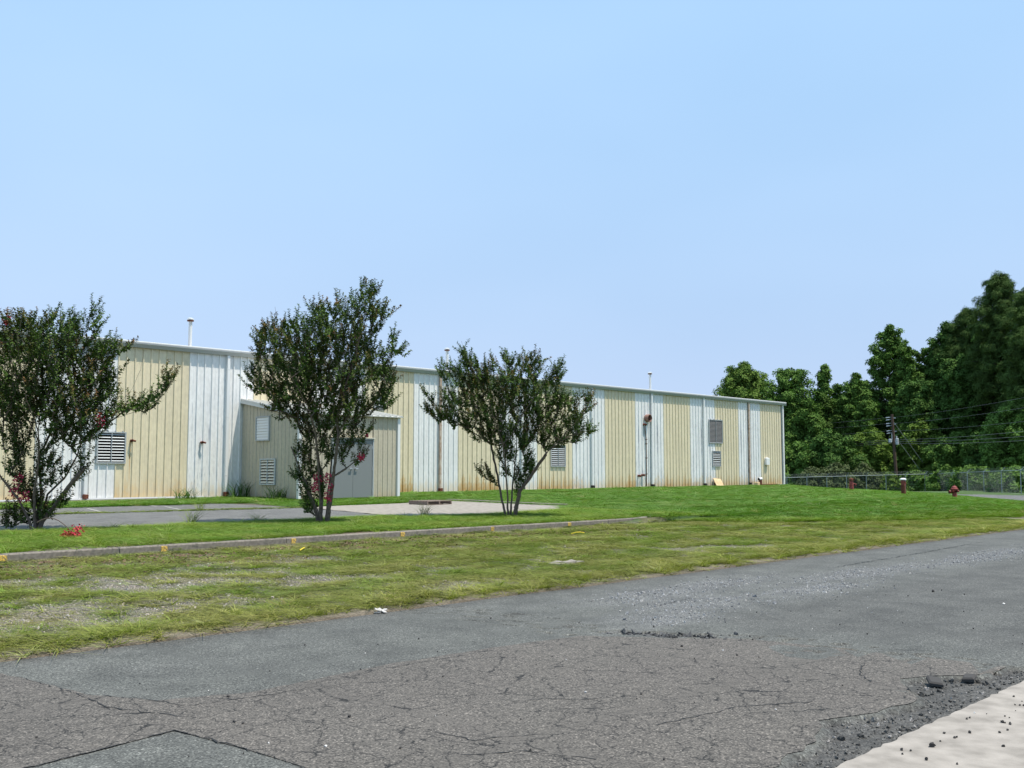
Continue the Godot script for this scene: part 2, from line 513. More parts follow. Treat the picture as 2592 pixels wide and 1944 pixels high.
func grass_at(u: float, v: float) -> Array:   # [how much grass 0..1, blade height, colour of the blades, colour of the ground]
	var n := broad.get_noise_2d(u * 14.0, v * 14.0)
	var f := fine.get_noise_2d(u * 7.0, v * 7.0)
	var earth := Color(0.15, 0.11, 0.07).lerp(Color(0.25, 0.20, 0.145), clampf(0.5 + f, 0, 1))
	var lush := Color(0.125, 0.245, 0.058).lerp(Color(0.165, 0.29, 0.07), clampf(0.5 + 1.2 * n, 0, 1))
	if v > -9.2:
		return [0.0, 0.0, lush, earth]
	var le := lawn_edge(u)
	if u < 21.0: le = -15.55
	if v > le:
		var b := bare(u, v)
		var yel := Color(0.335, 0.35, 0.12).lerp(Color(0.20, 0.31, 0.066), clampf(0.45 + 1.6 * broad.get_noise_2d(u * 16.0 + 300.0, v * 20.0), 0, 1))
		var by_road := smoothstep(-10.6, -9.5, v)
		yel = yel.lerp(Color(0.30, 0.305, 0.09), by_road * 0.6)
		var gravel := Color(0.36, 0.305, 0.255).lerp(Color(0.28, 0.25, 0.225), clampf(0.5 + 1.5 * n, 0, 1))
		var gr := earth.lerp(gravel, smoothstep(0.15, 0.5, b)) if v > -13.8 or u > 14.0 else earth
		gr = gr.lerp(yel * 0.7, 0.5 * (1.0 - b))
		if v > -9.55: gr = Color(0.36, 0.30, 0.22)
		var d := 0.72 - 0.64 * smoothstep(0.10, 0.5, b)
		if v > -9.5 + 0.3 * fine.get_noise_2d(u * 5.0, 3.0): d *= 0.2
		return [d, lerpf(0.04, 0.06, by_road) * (0.8 + 0.6 * clampf(0.5 + n, 0, 1)), yel, gr]
	if u < 25.5 and v < -15.6 and v > -30.5:
		if on_lot(u, v):
			var seam := absf(v + 27.2 - 0.12 * (u - 13.0) + 0.25 * f)
			var s := 1.0 - smoothstep(0.1, 0.32, seam)
			return [s * 0.75, 0.06, Color(0.17, 0.22, 0.05), earth]
		if on_pad(u, v):
			return [0.0, 0.0, lush, earth]
		if v > -20.9 and u < 24.0:
			var worn := exp(-pow((u - 12.3) / 0.9, 2.0) - pow((v + 15.9) / 0.35, 2.0)) + 0.8 * exp(-pow((u - 18.9) / 2.4, 2.0) - pow((v + 17.2) / 1.1, 2.0)) + exp(-pow((u - 6.9) / 1.0, 2.0) - pow((v + 16.0) / 0.35, 2.0))
			var st := Color(0.16, 0.28, 0.052).lerp(Color(0.24, 0.32, 0.065), clampf(0.5 + 1.4 * n, 0, 1))
			var ed := 1.0 - 0.7 * smoothstep(-16.2, -15.7, v)
			return [clampf((1.1 - 1.2 * worn) * ed, 0, 1), 0.075, st, Color(0.34, 0.25, 0.16).lerp(earth, 0.4) if u > 10.0 and worn > 0.3 else earth]
	if v < -34.4 and u < 62.8 and u > 4.5:
		return [0.0, 0.0, lush, earth]
	if v < -30.7 and u > 21.1 and u < 25.8:
		return [0.0, 0.0, lush, earth]
	if v < -33.5 and u < 19.0:
		return [0.0, 0.0, lush, earth]
	var near_edge := smoothstep(le - 2.2, le, v)
	var lc := lush.lerp(Color(0.22, 0.29, 0.055), near_edge * 0.7)
	if u < 30.0 and v < -20.0: lc = lc.lerp(Color(0.19, 0.31, 0.055), 0.4 * clampf(0.5 + n * 2.0, 0, 1))
	if on_far_road(u, v): return [0.0, 0.0, lush, earth]
	return [1.0, 0.075, lc, lush * 0.7]


func on_far_road(u: float, v: float) -> bool:
	return Geometry2D.is_point_in_polygon(Vector2(u, v), PackedVector2Array([Vector2(59.5, -14.0), Vector2(61.5, -18.4), Vector2(66.0, -22.6), Vector2(72.0, -27.4), Vector2(76.5, -26.4), Vector2(79.5, -19.0), Vector2(76.0, -8.0), Vector2(61.0, -8.0)]))


func steps(stops: Array) -> PackedFloat32Array:   # [from, to, step] runs joined into one line of grid coordinates
	var out := PackedFloat32Array()
	for s in stops:
		var k: float = s[0]
		while k < s[1] - 0.0001:
			out.append(k)
			k += s[2]
	out.append(stops[-1][1])
	return out


func grid(us: PackedFloat32Array, vs: PackedFloat32Array, height: Callable, tint: Callable) -> G:
	var g := G.new()
	var w := vs.size()
	for u in us:
		for v in vs:
			var y: float = height.call(u, v)
			var e := 0.05
			var nn := Vector3(y - float(height.call(u + e, v)), e, y - float(height.call(u, v + e))).normalized()
			g.col = tint.call(u, v)
			g.vert(Vector3(u, y, v), nn, Vector2(u, v))
	for a in us.size() - 1:
		for b in w - 1:
			var k := a * w + b
			g.tri_i(k, k + 1, k + w + 1)
			g.tri_i(k, k + w + 1, k + w)
	return g


func sheet(outline: PackedVector2Array, lift: float, base: Callable, tint: Color, step := 0.0) -> G:   # a flat or draped piece with a free outline
	var g := G.new()
	g.col = tint
	if step > 0.0:
		var lo := outline[0]
		var hi := outline[0]
		for p in outline:
			lo = lo.min(p); hi = hi.max(p)
		var x := lo.x
		while x < hi.x:
			var y := lo.y
			while y < hi.y:
				for part in Geometry2D.intersect_polygons(outline, PackedVector2Array([Vector2(x, y), Vector2(x + step, y), Vector2(x + step, y + step), Vector2(x, y + step)])):
					flat(g, part, lift, base)
				y += step
			x += step
	else:
		flat(g, outline, lift, base)
	return g


func flat(g: G, part: PackedVector2Array, lift: float, base: Callable) -> void:
	var idx := Geometry2D.triangulate_polygon(part)
	var k := g.v.size()
	for p in part:
		var y: float = base.call(p.x, p.y)
		g.vert(Vector3(p.x, y + lift, p.y), Vector3.UP, p)
	for q in range(0, idx.size(), 3):
		var a := part[idx[q]]
		var b := part[idx[q + 1]]
		var d := part[idx[q + 2]]
		if (b - a).cross(d - a) > 0.0: g.tri_i(k + idx[q], k + idx[q + 2], k + idx[q + 1])
		else: g.tri_i(k + idx[q], k + idx[q + 1], k + idx[q + 2])


func ragged(pts: Array, amp: float, step: float, seed_: float) -> PackedVector2Array:   # an outline whose edges wander
	var out := PackedVector2Array()
	for k in pts.size():
		var a: Vector2 = pts[k]
		var b: Vector2 = pts[(k + 1) % pts.size()]
		var cnt := maxi(1, int((b - a).length() / step))
		var side := (b - a).orthogonal().normalized()
		for s in cnt:
			var f := float(s) / cnt
			var p := a.lerp(b, f)
			out.append(p + side * amp * (fine.get_noise_2d(p.x * 14.0 + seed_, p.y * 14.0) + 0.6 * fine.get_noise_2d(p.x * 50.0, p.y * 50.0 + seed_)))
	return out


# ---------------------------------------------------------------- road
func broken_edge(u: float) -> float:           # where the whole asphalt ends, short of the concrete
	return -2.87 - 0.15 * maxf(0.0, fine.get_noise_2d(u * 2.6, 40.0)) - 0.05 * fine.get_noise_2d(u * 14.0, 90.0) - 0.46 * exp(-pow((u - 7.9) / 0.5, 2.0)) - 0.22 * exp(-pow((u - 6.3) / 0.6, 2.0)) + 0.16 * smoothstep(8.7, 9.6, u)


func broken(u: float, v: float) -> float:      # 0 whole asphalt, 1 broken away down to the stones
	var edge := broken_edge(u)
	var b := smoothstep(edge - 0.012, edge + 0.012, v)
	var along := clampf((v + 6.62) / 1.25, 0.0, 1.0)
	var across := u - lerpf(7.97, 8.62, along) - 0.10
	var hole := sin(PI * along) * (1.25 - absf(across) / 0.15) + 0.9 * fine.get_noise_2d(u * 9.0, v * 9.0) + 0.5 * fine.get_noise_2d(u * 26.0, v * 26.0)
	return maxf(b, smoothstep(0.30, 0.42, hole) if absf(across) < 0.4 else 0.0)


func ravelled(u: float, v: float) -> float:    # the blue-grey lane where the binder has worn off the stones
	var r := 0.0
	for g in [[11.3, -7.9, 1.6, 0.55], [12.5, -8.0, 1.6, 0.5], [10.6, -7.0, 1.3, 0.7], [13.0, -6.7, 1.6, 0.45], [15.5, -7.2, 2.4, 0.45], [20.0, -6.9, 3.5, 0.5], [9.4, -6.6, 1.0, 0.5]]:
		r = maxf(r, exp(-(pow((u - g[0]) / g[2], 2.0) + pow((v - g[1]) / g[3], 2.0))))
	return clampf(r * 1.3 + 0.5 * broad.get_noise_2d(u * 20.0, v * 60.0) - 0.15, 0, 1)


func road_y(u: float, v: float) -> float:
	var y := -fall(u, v) + 0.012 * broad.get_noise_2d(u * 5.0, v * 9.0)
	if u > 2.0 and u < 13.0:
		var b := broken(u, v)
		if b > 0.0: y -= b * (0.030 + 0.012 * fine.get_noise_2d(u * 30.0, v * 30.0))
	return y


func road_c(u: float, v: float) -> Color:
	var n := broad.get_noise_2d(u * 7.0, v * 22.0)
	var c := Color(0.70, 0.715, 0.675) * (1.0 + 0.14 * n)
	var r := ravelled(u, v)
	c = c.lerp(Color(1.02, 1.03, 1.04), 0.85 * r)
	c = c.lerp(Color(0.62, 0.62, 0.59) * (1.0 + 0.12 * n), smoothstep(9.0, 10.2, u + 0.5 * fine.get_noise_2d(u, v)) * smoothstep(-6.9, -5.6, v))
	c = c.lerp(Color(0.62, 0.60, 0.57), 0.8 * smoothstep(-8.75, -9.15, v + 0.15 * fine.get_noise_2d(u * 4.0, 8.0)))
	if u > 2.0 and u < 13.0:
		var b := broken(u, v)
		c = c.lerp(Color(0.52, 0.50, 0.48) * (1.0 + 0.5 * fine.get_noise_2d(u * 40.0, v * 40.0)), b)
	c.a = 1.0
	return c


func crack(g: G, pts: Array, w: float) -> void:     # a gaping crack filled with black dirt, as a thin wandering strip
	var last := Vector2.ZERO
	var lw := 0.0
	for k in pts.size() - 1:
		var a: Vector2 = pts[k]
		var b: Vector2 = pts[k + 1]
		var cnt := maxi(2, int((b - a).length() / 0.05))
		var side := (b - a).orthogonal().normalized()
		for s in cnt + 1:
			var p := a.lerp(b, float(s) / cnt)
			p += side * (0.035 * fine.get_noise_2d(p.x * 18.0, p.y * 18.0) + 0.015 * fine.get_noise_2d(p.x * 70.0, p.y * 70.0)) * (0.0 if (s == 0 and k == 0) else 1.0)
			var ww := w * clampf(0.55 + 1.3 * fine.get_noise_2d(p.x * 25.0 + 60.0, p.y * 25.0), 0.12, 1.4)
			if k + s > 0:
				var l3 := Vector3(last.x, road_y(last.x, last.y) + 0.0075, last.y)
				var p3 := Vector3(p.x, road_y(p.x, p.y) + 0.0075, p.y)
				var sd := Vector3(side.x, 0, side.y)
				g.quad(l3 - sd * lw, l3 + sd * lw, p3 + sd * ww, p3 - sd * ww)
			last = p
			lw = ww


func build_ground() -> void:
	var us := steps([[-400.0, -60.0, 68.0], [-60.0, -8.0, 4.0], [-8.0, 2.0, 0.5], [2.0, 30.0, 0.2], [30.0, 100.0, 0.7], [100.0, 160.0, 4.0], [160.0, 480.0, 64.0]])
	var vs := steps([[-420.0, -80.0, 68.0], [-80.0, -56.0, 3.0], [-56.0, -15.56, 0.6], [-15.56, -15.44, 0.12], [-15.44, -9.2, 0.156], [-9.2, -8.6, 0.15], [-8.6, 4.0, 2.1], [4.0, 30.0, 2.6], [30.0, 400.0, 74.0]])
	var g := grid(us, vs, land, func(u, v): return grass_at(u, v)[3])
	tag(put("ground", g.mesh(M.soil)), "", "", "", "structure")
	# the road, with its broken edge and its pothole as real steps
	var road := put("road", grid(steps([[-60.0, -2.0, 2.0], [-2.0, 2.0, 0.25], [2.0, 12.0, 0.04], [12.0, 30.0, 0.25], [30.0, 64.0, 0.5]]), steps([[-9.15, -7.2, 0.13], [-7.2, -2.64, 0.04]]), road_y, road_c).mesh(M.asphalt))
	tag(road, "", "", "", "structure")
	var old := [Vector2(2.2, -9.0), Vector2(3.16, -8.62), Vector2(3.3, -7.36), Vector2(3.55, -6.84), Vector2(4.15, -6.58), Vector2(5.6, -6.72), Vector2(6.7, -6.66), Vector2(7.75, -6.50), Vector2(8.25, -5.8), Vector2(8.66, -5.35), Vector2(8.80, -4.9), Vector2(8.86, -4.1), Vector2(8.94, -3.4)]
	var eu := 8.98
	while eu > -2.0:
		old.append(Vector2(eu, broken_edge(eu) - 0.035))
		eu -= 0.12
	old.append_array([Vector2(-2.0, -2.95), Vector2(-2.0, -9.0)])
	var edge := ragged(old, 0.03, 0.12, 3.0)
	var trench := PackedVector2Array([Vector2(-3.0, -5.92), Vector2(2.35, -5.86), Vector2(3.24, -6.0), Vector2(3.30, -5.4), Vector2(3.34, -4.7), Vector2(3.36, -2.0), Vector2(-3.0, -2.0)])
	for part in Geometry2D.clip_polygons(edge, trench):
		var sh := sheet(part, 0.0045, road_y, Color(0.66, 0.61, 0.555), 0.5)
		for k in sh.c.size():
			var p := sh.v[k]
			sh.c[k] = Color(0.66, 0.61, 0.555) * (1.0 + 0.18 * broad.get_noise_2d(p.x * 12.0, p.z * 12.0))
		tag(put("old_asphalt_layer", sh.mesh(M.old_asphalt), road), "worn brownish asphalt crazed with fine cracks")
	var cr := G.new()
	crack(cr, [Vector2(1.6, -5.85), Vector2(2.35, -5.86), Vector2(3.24, -6.0), Vector2(3.30, -5.4), Vector2(3.34, -4.7), Vector2(3.36, -3.6)], 0.007)
	crack(cr, [Vector2(3.2, -8.35), Vector2(3.25, -7.45), Vector2(3.5, -6.95), Vector2(3.62, -6.55), Vector2(4.15, -6.42), Vector2(4.6, -6.4)], 0.006)
	crack(cr, [Vector2(3.25, -7.45), Vector2(3.22, -6.9), Vector2(3.32, -6.6), Vector2(3.5, -6.2)], 0.008)
	crack(cr, [Vector2(4.6, -6.5), Vector2(5.4, -6.58), Vector2(6.4, -6.55)], 0.004)
	crack(cr, [Vector2(5.2, -5.0), Vector2(5.45, -4.9), Vector2(5.6, -4.7), Vector2(5.9, -4.62)], 0.006)
	crack(cr, [Vector2(4.3, -4.8), Vector2(4.35, -4.5), Vector2(4.7, -4.3)], 0.006)
	crack(cr, [Vector2(4.1, -4.3), Vector2(4.4, -4.1), Vector2(4.55, -3.7)], 0.006)
	crack(cr, [Vector2(5.4, -3.9), Vector2(6.2, -3.8), Vector2(6.7, -3.5)], 0.007)
	crack(cr, [Vector2(7.6, -3.5), Vector2(7.9, -3.72), Vector2(8.4, -3.9)], 0.010)
	crack(cr, [Vector2(10.0, -7.2), Vector2(10.9, -7.35)], 0.010)
	crack(cr, [Vector2(16.0, -7.9), Vector2(19.0, -8.0), Vector2(24.0, -8.3)], 0.016)
	crack(cr, [Vector2(9.0, -4.2), Vector2(9.3, -3.6)], 0.006)
	tag(put("open_cracks", cr.mesh(M.tar), road), "", "", "", "stuff")
	# pale concrete apron beyond the broken edge
	var lip := ragged([Vector2(-6.0, 5.0), Vector2(-6.0, -2.68), Vector2(24.0, -2.68), Vector2(24.0, 5.0)], 0.022, 0.07, 41.0)
	var slab := sheet(lip, 0.0, func(_u, _v): return 0.0, Color(1, 1, 1))
	for k in lip.size():                        # the cut edge of the slab
		var a := lip[k]
		var b := lip[(k + 1) % lip.size()]
		slab.quad(Vector3(b.x, -0.09, b.y), Vector3(a.x, -0.09, a.y), Vector3(a.x, 0.0, a.y), Vector3(b.x, 0.0, b.y), b, a, a, b)
	tag(put("concrete_pavement", slab.mesh(M.concrete)), "", "", "", "structure")
	# parking lot and loading pad behind the kerb
	var lot := ragged([Vector2(-30, -20.7), Vector2(16.9, -20.3), Vector2(17.0, -20.6), Vector2(18.5, -26.7), Vector2(17.6, -30.3), Vector2(12.0, -33.4), Vector2(-30, -33.4)], 0.14, 0.5, 12.0)
	var lg := sheet(lot, 0.012, land, Color(1.0, 0.98, 0.96), 2.0)
	for k in lg.c.size():
		lg.c[k] = Color(2.9, 2.78, 2.6) * (1.0 + 0.2 * broad.get_noise_2d(lg.v[k].x * 6.0, lg.v[k].z * 9.0))
	var lo := put("parking_lot", lg.mesh(M.asphalt))
	tag(lo, "", "", "", "structure")
	for l in [[13.25, -32.1, 12.91, -30.25], [15.5, -32.0, 15.06, -29.4], [15.23, -29.2, 14.9, -27.6], [10.6, -32.2, 10.2, -29.2], [12.9, -29.3, 12.55, -27.6]]:
		var a := Vector2(l[0], l[1])
		var b := Vector2(l[2], l[3])
		var sd := (b - a).orthogonal().normalized() * 0.035
		tag(put("parking_line", sheet(ragged([a - sd, a + sd, b + sd, b - sd], 0.02, 0.1, 5.0), 0.017, land, Color(1, 1, 1)).mesh(M.line_paint), lo), "worn white line painted on the asphalt")
	var pad := sheet(ragged([Vector2(18.6, -26.7), Vector2(16.9, -20.1), Vector2(19.2, -19.5), Vector2(23.4, -20.4), Vector2(25.2, -21.9), Vector2(25.1, -27.5)], 0.10, 0.3, 22.0), 0.018, land, Color(1.15, 1.08, 0.98), 1.5)
	var pd := put("concrete_pad", pad.mesh(M.concrete))
	tag(pd, "", "", "", "structure")
	var rim := G.new()
	for k in 8:
		rim.bevel(Vector3(25.32, land(25.3, -27.1 + 0.72 * k) + 0.0, -27.15 + 0.72 * k), Vector3(0.16, 0.14, 0.70), 0.02)
	tag(put("pad_edging", rim.mesh(M.kerb_concrete), pd), "low raised concrete edging")
	var fr := sheet(PackedVector2Array([Vector2(59.5, -14.0), Vector2(61.5, -18.4), Vector2(66.0, -22.6), Vector2(72.0, -27.4), Vector2(76.5, -26.4), Vector2(79.5, -19.0), Vector2(76.0, -8.0), Vector2(61.0, -8.0)]), 0.05, land, Color(1.9, 1.84, 1.78), 1.0)
	tag(put("far_road", fr.mesh(M.asphalt)), "", "", "", "structure")
	# kerb of the terrace
	var kerb := Node3D.new()
	kerb.name = "kerb"
	add_child(kerb, true)
	tag(kerb, "", "", "", "structure")
	var line := []
	var ku := -14.0
	while ku < 21.0:
		line.append(Vector2(ku, -15.5))
		ku += 3.05
	line.append_array([Vector2(20.6, -15.55), Vector2(21.8, -15.85), Vector2(22.5, -16.3), Vector2(22.9, -16.9)])
	for k in line.size() - 1:
		var a: Vector2 = line[k]
		var b: Vector2 = line[k + 1]
		if b.x <= a.x: continue
		var cen := (a + b) * 0.5
		var kg := G.new()
		kg.col = Color(1, 1, 1) * (0.92 + 0.12 * rng.randf())
		var le := (b - a).length() - 0.012
		var top := 0.405 if cen.x < 20.0 else 0.40 + 0.0 * cen.x
		kg.bevel(Vector3.ZERO, Vector3(le, 0.34, 0.16), 0.018)
		var o := put("kerb_stone", kg.mesh(M.kerb_concrete), kerb, Vector3(cen.x, top - 0.17 + jit(0.006), cen.y - 0.06))
		o.rotation = Vector3(jit(0.01), -atan2(b.y - a.y, b.x - a.x), 0)
	for u in [5.62, 8.09, 10.55, 13.08, 15.58, 18.11]:
		var yg := G.new()
		yg.bevel(Vector3.ZERO, Vector3(0.105 + jit(0.02), 0.085, 0.012), 0.006)
		put("yellow_mark", yg.mesh(M.yellow_paint), kerb, Vector3(u, 0.345, -15.478))


# ---------------------------------------------------------------- warehouse
const PITCH := 0.3025
const LOUVRES := [[39.44, 1.74, 1.16, 1.12], [54.29, 1.78, 0.92, 0.97], [54.24, 3.21, 1.52, 1.46], [15.94, 1.81, 1.04, 1.10], [27.75, 4.15, 0.60, 0.60]]   # middle, foot, width, height


func ribbed(cnt: int, pitch: float, h0: float, h1: float, depth := 0.03, holes := []) -> G:   # wall sheet facing +z with its ribs, foot at y 0, head sloping from h0 to h1; holes are Rect2 cut out of it
	var g := G.new()
	var w := cnt * pitch
	var prof := []
	for k in cnt:
		var x := k * pitch
		prof.append_array([Vector2(x, 0.0), Vector2(x + 0.010, depth), Vector2(x + 0.040, depth), Vector2(x + 0.058, 0.0), Vector2(x + pitch * 0.58, 0.0), Vector2(x + pitch * 0.60, 0.004), Vector2(x + pitch * 0.66, 0.004), Vector2(x + pitch * 0.68, 0.0)])
	prof.append(Vector2(w, 0.0))
	for hole in holes:                       # cut the profile where an opening begins and ends
		for x in [hole.position.x, hole.end.x]:
			for k in prof.size() - 1:
				if x > prof[k].x + 0.0005 and x < prof[k + 1].x - 0.0005:
					prof.insert(k + 1, Vector2(x, lerpf(prof[k].y, prof[k + 1].y, (x - prof[k].x) / (prof[k + 1].x - prof[k].x))))
					break
	for k in prof.size() - 1:
		var a: Vector2 = prof[k]
		var b: Vector2 = prof[k + 1]
		var ha := lerpf(h0, h1, a.x / w)
		var hb := lerpf(h0, h1, b.x / w)
		var cuts := [[0.0, 0.0, ha, hb]]
		for hole in holes:
			if (a.x + b.x) / 2 > hole.position.x and (a.x + b.x) / 2 < hole.end.x:
				var last: Array = cuts.pop_back()
				cuts.append([last[0], last[1], hole.position.y, hole.position.y])
				cuts.append([hole.end.y, hole.end.y, last[2], last[3]])
		for c in cuts:
			g.quad(Vector3(a.x, c[0], a.y), Vector3(b.x, c[1], b.y), Vector3(b.x, c[3], b.y), Vector3(a.x, c[2], a.y), Vector2(a.x / w, 1.0 - c[0] / h0), Vector2(b.x / w, 1.0 - c[1] / h0), Vector2(b.x / w, 1.0 - c[3] / h0), Vector2(a.x / w, 1.0 - c[2] / h0))
	return g


func louvre(parent: Node, called: String, at: Vector3, turn: float, w: float, h: float, slats: int, frame: Material, slat: Material, tilt: float, cover: float, mullion := true, clips := false) -> void:
	var f := G.new()
	var b := 0.045
	f.box(Vector3(0, b / 2, 0.022), Vector3(w, b, 0.056))
	f.box(Vector3(0, h - b / 2, 0.022), Vector3(w, b, 0.056))
	f.box(Vector3(-w / 2 + b / 2, h / 2, 0.022), Vector3(b, h - 2 * b, 0.054))
	f.box(Vector3(w / 2 - b / 2, h / 2, 0.022), Vector3(b, h - 2 * b, 0.054))
	if mullion: f.box(Vector3(0, h / 2, 0.040), Vector3(0.022, h - 2 * b, 0.03))
	if clips:
		for k in 4:
			f.box(Vector3(-w / 2 + w * (k + 0.5) / 4, h + 0.02, 0.03), Vector3(0.035, 0.05, 0.05))
	var o := put(called, f.mesh(frame), parent, at)
	o.rotation.y = turn
	var sg := G.new()
	var dy := (h - 2 * b) / slats
	var sb := Basis(Vector3.RIGHT, tilt)
	sg.box(Vector3.ZERO, Vector3(w - 2 * b - 0.004, dy * cover, 0.008), sb)
	var sm := sg.mesh(slat)
	for k in slats:
		put("slat", sm, o, Vector3(0, b + dy * (k + 0.5), 0.016))


func build_warehouse() -> void:
	var t := thing("warehouse", "long low metal warehouse striped in beige and white ribbed sheets", "warehouse", Vector3(33.6, 0.58, -34.5))
	var off := Vector3(-33.6, -0.58, 34.5)
	var white := Color(0.895, 0.895, 0.885)
	var beige := Color(0.858, 0.812, 0.692)
	var skins := {}
	for k in 4:
		skins["w%d" % k] = panel_skin(white, 100 + k, [0.0, 0.35, 0.6, 0.75][k], [0.08, 0.2, 0.5, 0.35][k])
		skins["b%d" % k] = panel_skin(beige * [1.0, 0.985, 1.0, 0.99][k], 120 + k, [0.30, 0.55, 0.8, 1.0][k], [0.0, 0.0, 0.1, 0.12][k])
	var rust := Color(0.66, 0.46, 0.24)
	skins.r0 = panel_skin(beige, 140, 0.45, 0.0, [[42, 272, 420, 1.6, rust]])
	skins.r1 = panel_skin(white, 141, 0.30, 0.6, [[38, 272, 330, 1.8, Color(0.5, 0.5, 0.5)]])
	skins.r2 = panel_skin(white, 142, 0.3, 1.0, [[36, 120, 300, 1.2, rust], [12, 385, 425, 1.2, rust], [42, 385, 425, 1.2, rust]])
	skins.r3 = panel_skin(white, 143, 0.35, 0.9, [[60, 120, 260, 1.6, Color(0.5, 0.48, 0.46)]])
	var sheet_g := ribbed(3, PITCH, 5.45, 5.45, 0.04)
	var meshes := {}
	for k in skins:
		meshes[k] = sheet_g.mesh(skins[k])
	var u0 := 29.71 - 3.0 * PITCH * 27
	for k in 63:
		var u := u0 + 3.0 * PITCH * k
		if u > 62.2: break
		var band := int(floor((u - 29.71 + 0.01) / (9.0 * PITCH)))
		var key := ""
		var roll := rng.randf()
		if posmod(band, 2) == 0:
			var w := 1
			if u < 15.9: w = 0
			elif u < 21.6: w = 1 if roll < 0.5 else 2
			elif u < 34.0: w = 1
			elif u < 45.0: w = 2 if roll < 0.5 else 1
			else: w = 2 if roll < 0.6 else 3
			key = "w%d" % w
		else:
			var w := 1
			if u < 19.0: w = 0 if roll < 0.4 else 1
			elif u < 29.9: w = 3
			elif u < 36.0: w = 3 if roll < 0.7 else 2
			elif u < 41.0: w = 2
			elif u < 46.5: w = 3 if roll < 0.4 else 1
			else: w = 1 if roll < 0.6 else 2
			key = "b%d" % w
		if absf(u - 16.1) < 0.3: key = "r0"
		if absf(u - 18.82) < 0.3: key = "r1"
		if absf(u - 46.05) < 0.3: key = "r3"
		var holes := []
		for l in LOUVRES:
			var r := Rect2(l[0] - l[2] / 2 + 0.03 - u, l[1] + 0.03 - 0.60, l[2] - 0.06, l[3] - 0.06)
			if r.position.x < 3.0 * PITCH and r.end.x > 0.0: holes.append(r)
		put("wall_sheet", meshes[key] if holes.is_empty() else ribbed(3, PITCH, 5.45, 5.45, 0.04, holes).mesh(skins[key]), t, Vector3(u, 0.60, -34.5) + off)
	# the other walls, plain
	var side := ribbed(99, PITCH, 5.45, 5.45)
	var e1 := put("end_wall", side.mesh(skins.b0), t, Vector3(62.60, 0.60, -34.52) + off)
	e1.rotation.y = PI / 2
	var e2 := put("end_wall", side.mesh(skins.w0), t, Vector3(u0, 0.60, -64.4) + off)
	e2.rotation.y = -PI / 2
	var back := ribbed(189, PITCH, 5.45, 5.45)
	var e3 := put("back_wall", back.mesh(skins.b0), t, Vector3(62.5, 0.60, -64.46) + off)
	e3.rotation.y = PI
	# corner post, foot trim, ledge
	var ct := G.new()
	ct.bevel(Vector3(62.58, 3.32, -34.48) + off, Vector3(0.14, 5.44, 0.13), 0.01)
	put("corner_trim", ct.mesh(M.white_paint), t)
	var bt := G.new()
	bt.box(Vector3(12.2, 0.610, -34.445) + off, Vector3(14.6, 0.05, 0.05))
	bt.box(Vector3(61.45, 0.590, -34.445) + off, Vector3(2.2, 0.05, 0.05))
	bt.box(Vector3(34.0, 0.585, -34.46) + off, Vector3(28.8, 0.03, 0.03))
	put("foot_trim", bt.mesh(M.white_paint), t)
	var lg := G.new()
	lg.bevel(Vector3(12.0, 0.47, -34.1) + off, Vector3(14.6, 0.20, 0.78), 0.02)
	lg.bevel(Vector3(18.2, 0.45, -34.2) + off, Vector3(2.0, 0.19, 0.56), 0.03)
	put("concrete_ledge", lg.mesh(M.kerb_concrete), t)
	# roof: two slopes of ribbed steel, gutter and eave
	var rg := G.new()
	for s in [[-34.38, -49.5], [-64.8, -49.5]]:
		var a := Vector3(u0 - 0.1, 6.10, s[0]) + off
		var b := Vector3(62.78, 6.10, s[0]) + off
		var c := Vector3(62.78, 7.32, s[1]) + off
		var d := Vector3(u0 - 0.1, 7.32, s[1]) + off
		if s[0] > -40.0: rg.quad(a, b, c, d)
		else: rg.quad(b, a, d, c)
	for u in [u0 - 0.02, 62.66]:
		rg.tri(Vector3(u, 6.02, -64.5) + off, Vector3(u, 6.02, -34.5) + off, Vector3(u, 7.30, -49.5) + off)
	put("roof", rg.mesh(M.white_paint), t)
	var rr := G.new()
	var k2 := 0
	var ru := u0
	while ru < 62.7:
		var l := 1.4
		rr.box(Vector3(ru, 6.125 + 0.064 + jit(0.008), -34.42 - l / 2) + off, Vector3(0.07, 0.035, l), Basis(Vector3.RIGHT, 0.08))
		ru += PITCH
		k2 += 1
	put("roof_rib_ends", rr.mesh(M.rust), t).set_meta("kind", "stuff")
	var gp := [Vector2(-34.47, 5.925), Vector2(-34.385, 5.925), Vector2(-34.315, 6.035), Vector2(-34.295, 6.045), Vector2(-34.295, 6.085), Vector2(-34.315, 6.085)]
	var gg := G.new()
	var seg := u0 - 0.05
	while seg < 62.7:
		var e := minf(seg + 3.63, 62.80)
		for k in gp.size() - 1:
			gg.quad(Vector3(seg, gp[k].y, gp[k].x) + off, Vector3(e - 0.006, gp[k].y, gp[k].x) + off, Vector3(e - 0.006, gp[k + 1].y, gp[k + 1].x) + off, Vector3(seg, gp[k + 1].y, gp[k + 1].x) + off)
		seg += 3.63
	gg.box(Vector3(62.80, 6.00, -34.39) + off, Vector3(0.02, 0.17, 0.19))
	gg.box(Vector3(62.80 - 0.01, 6.02, -34.41) + off, Vector3(0.006, 0.15, 0.15))
	put("gutter", gg.mesh(M.grey_trim), t)
	var ev := G.new()
	ev.bevel(Vector3((u0 + 62.8) / 2, 6.112, -34.345) + off, Vector3(62.85 - u0, 0.055, 0.11), 0.015)
	put("eave_trim", ev.mesh(M.eave_paint), t)
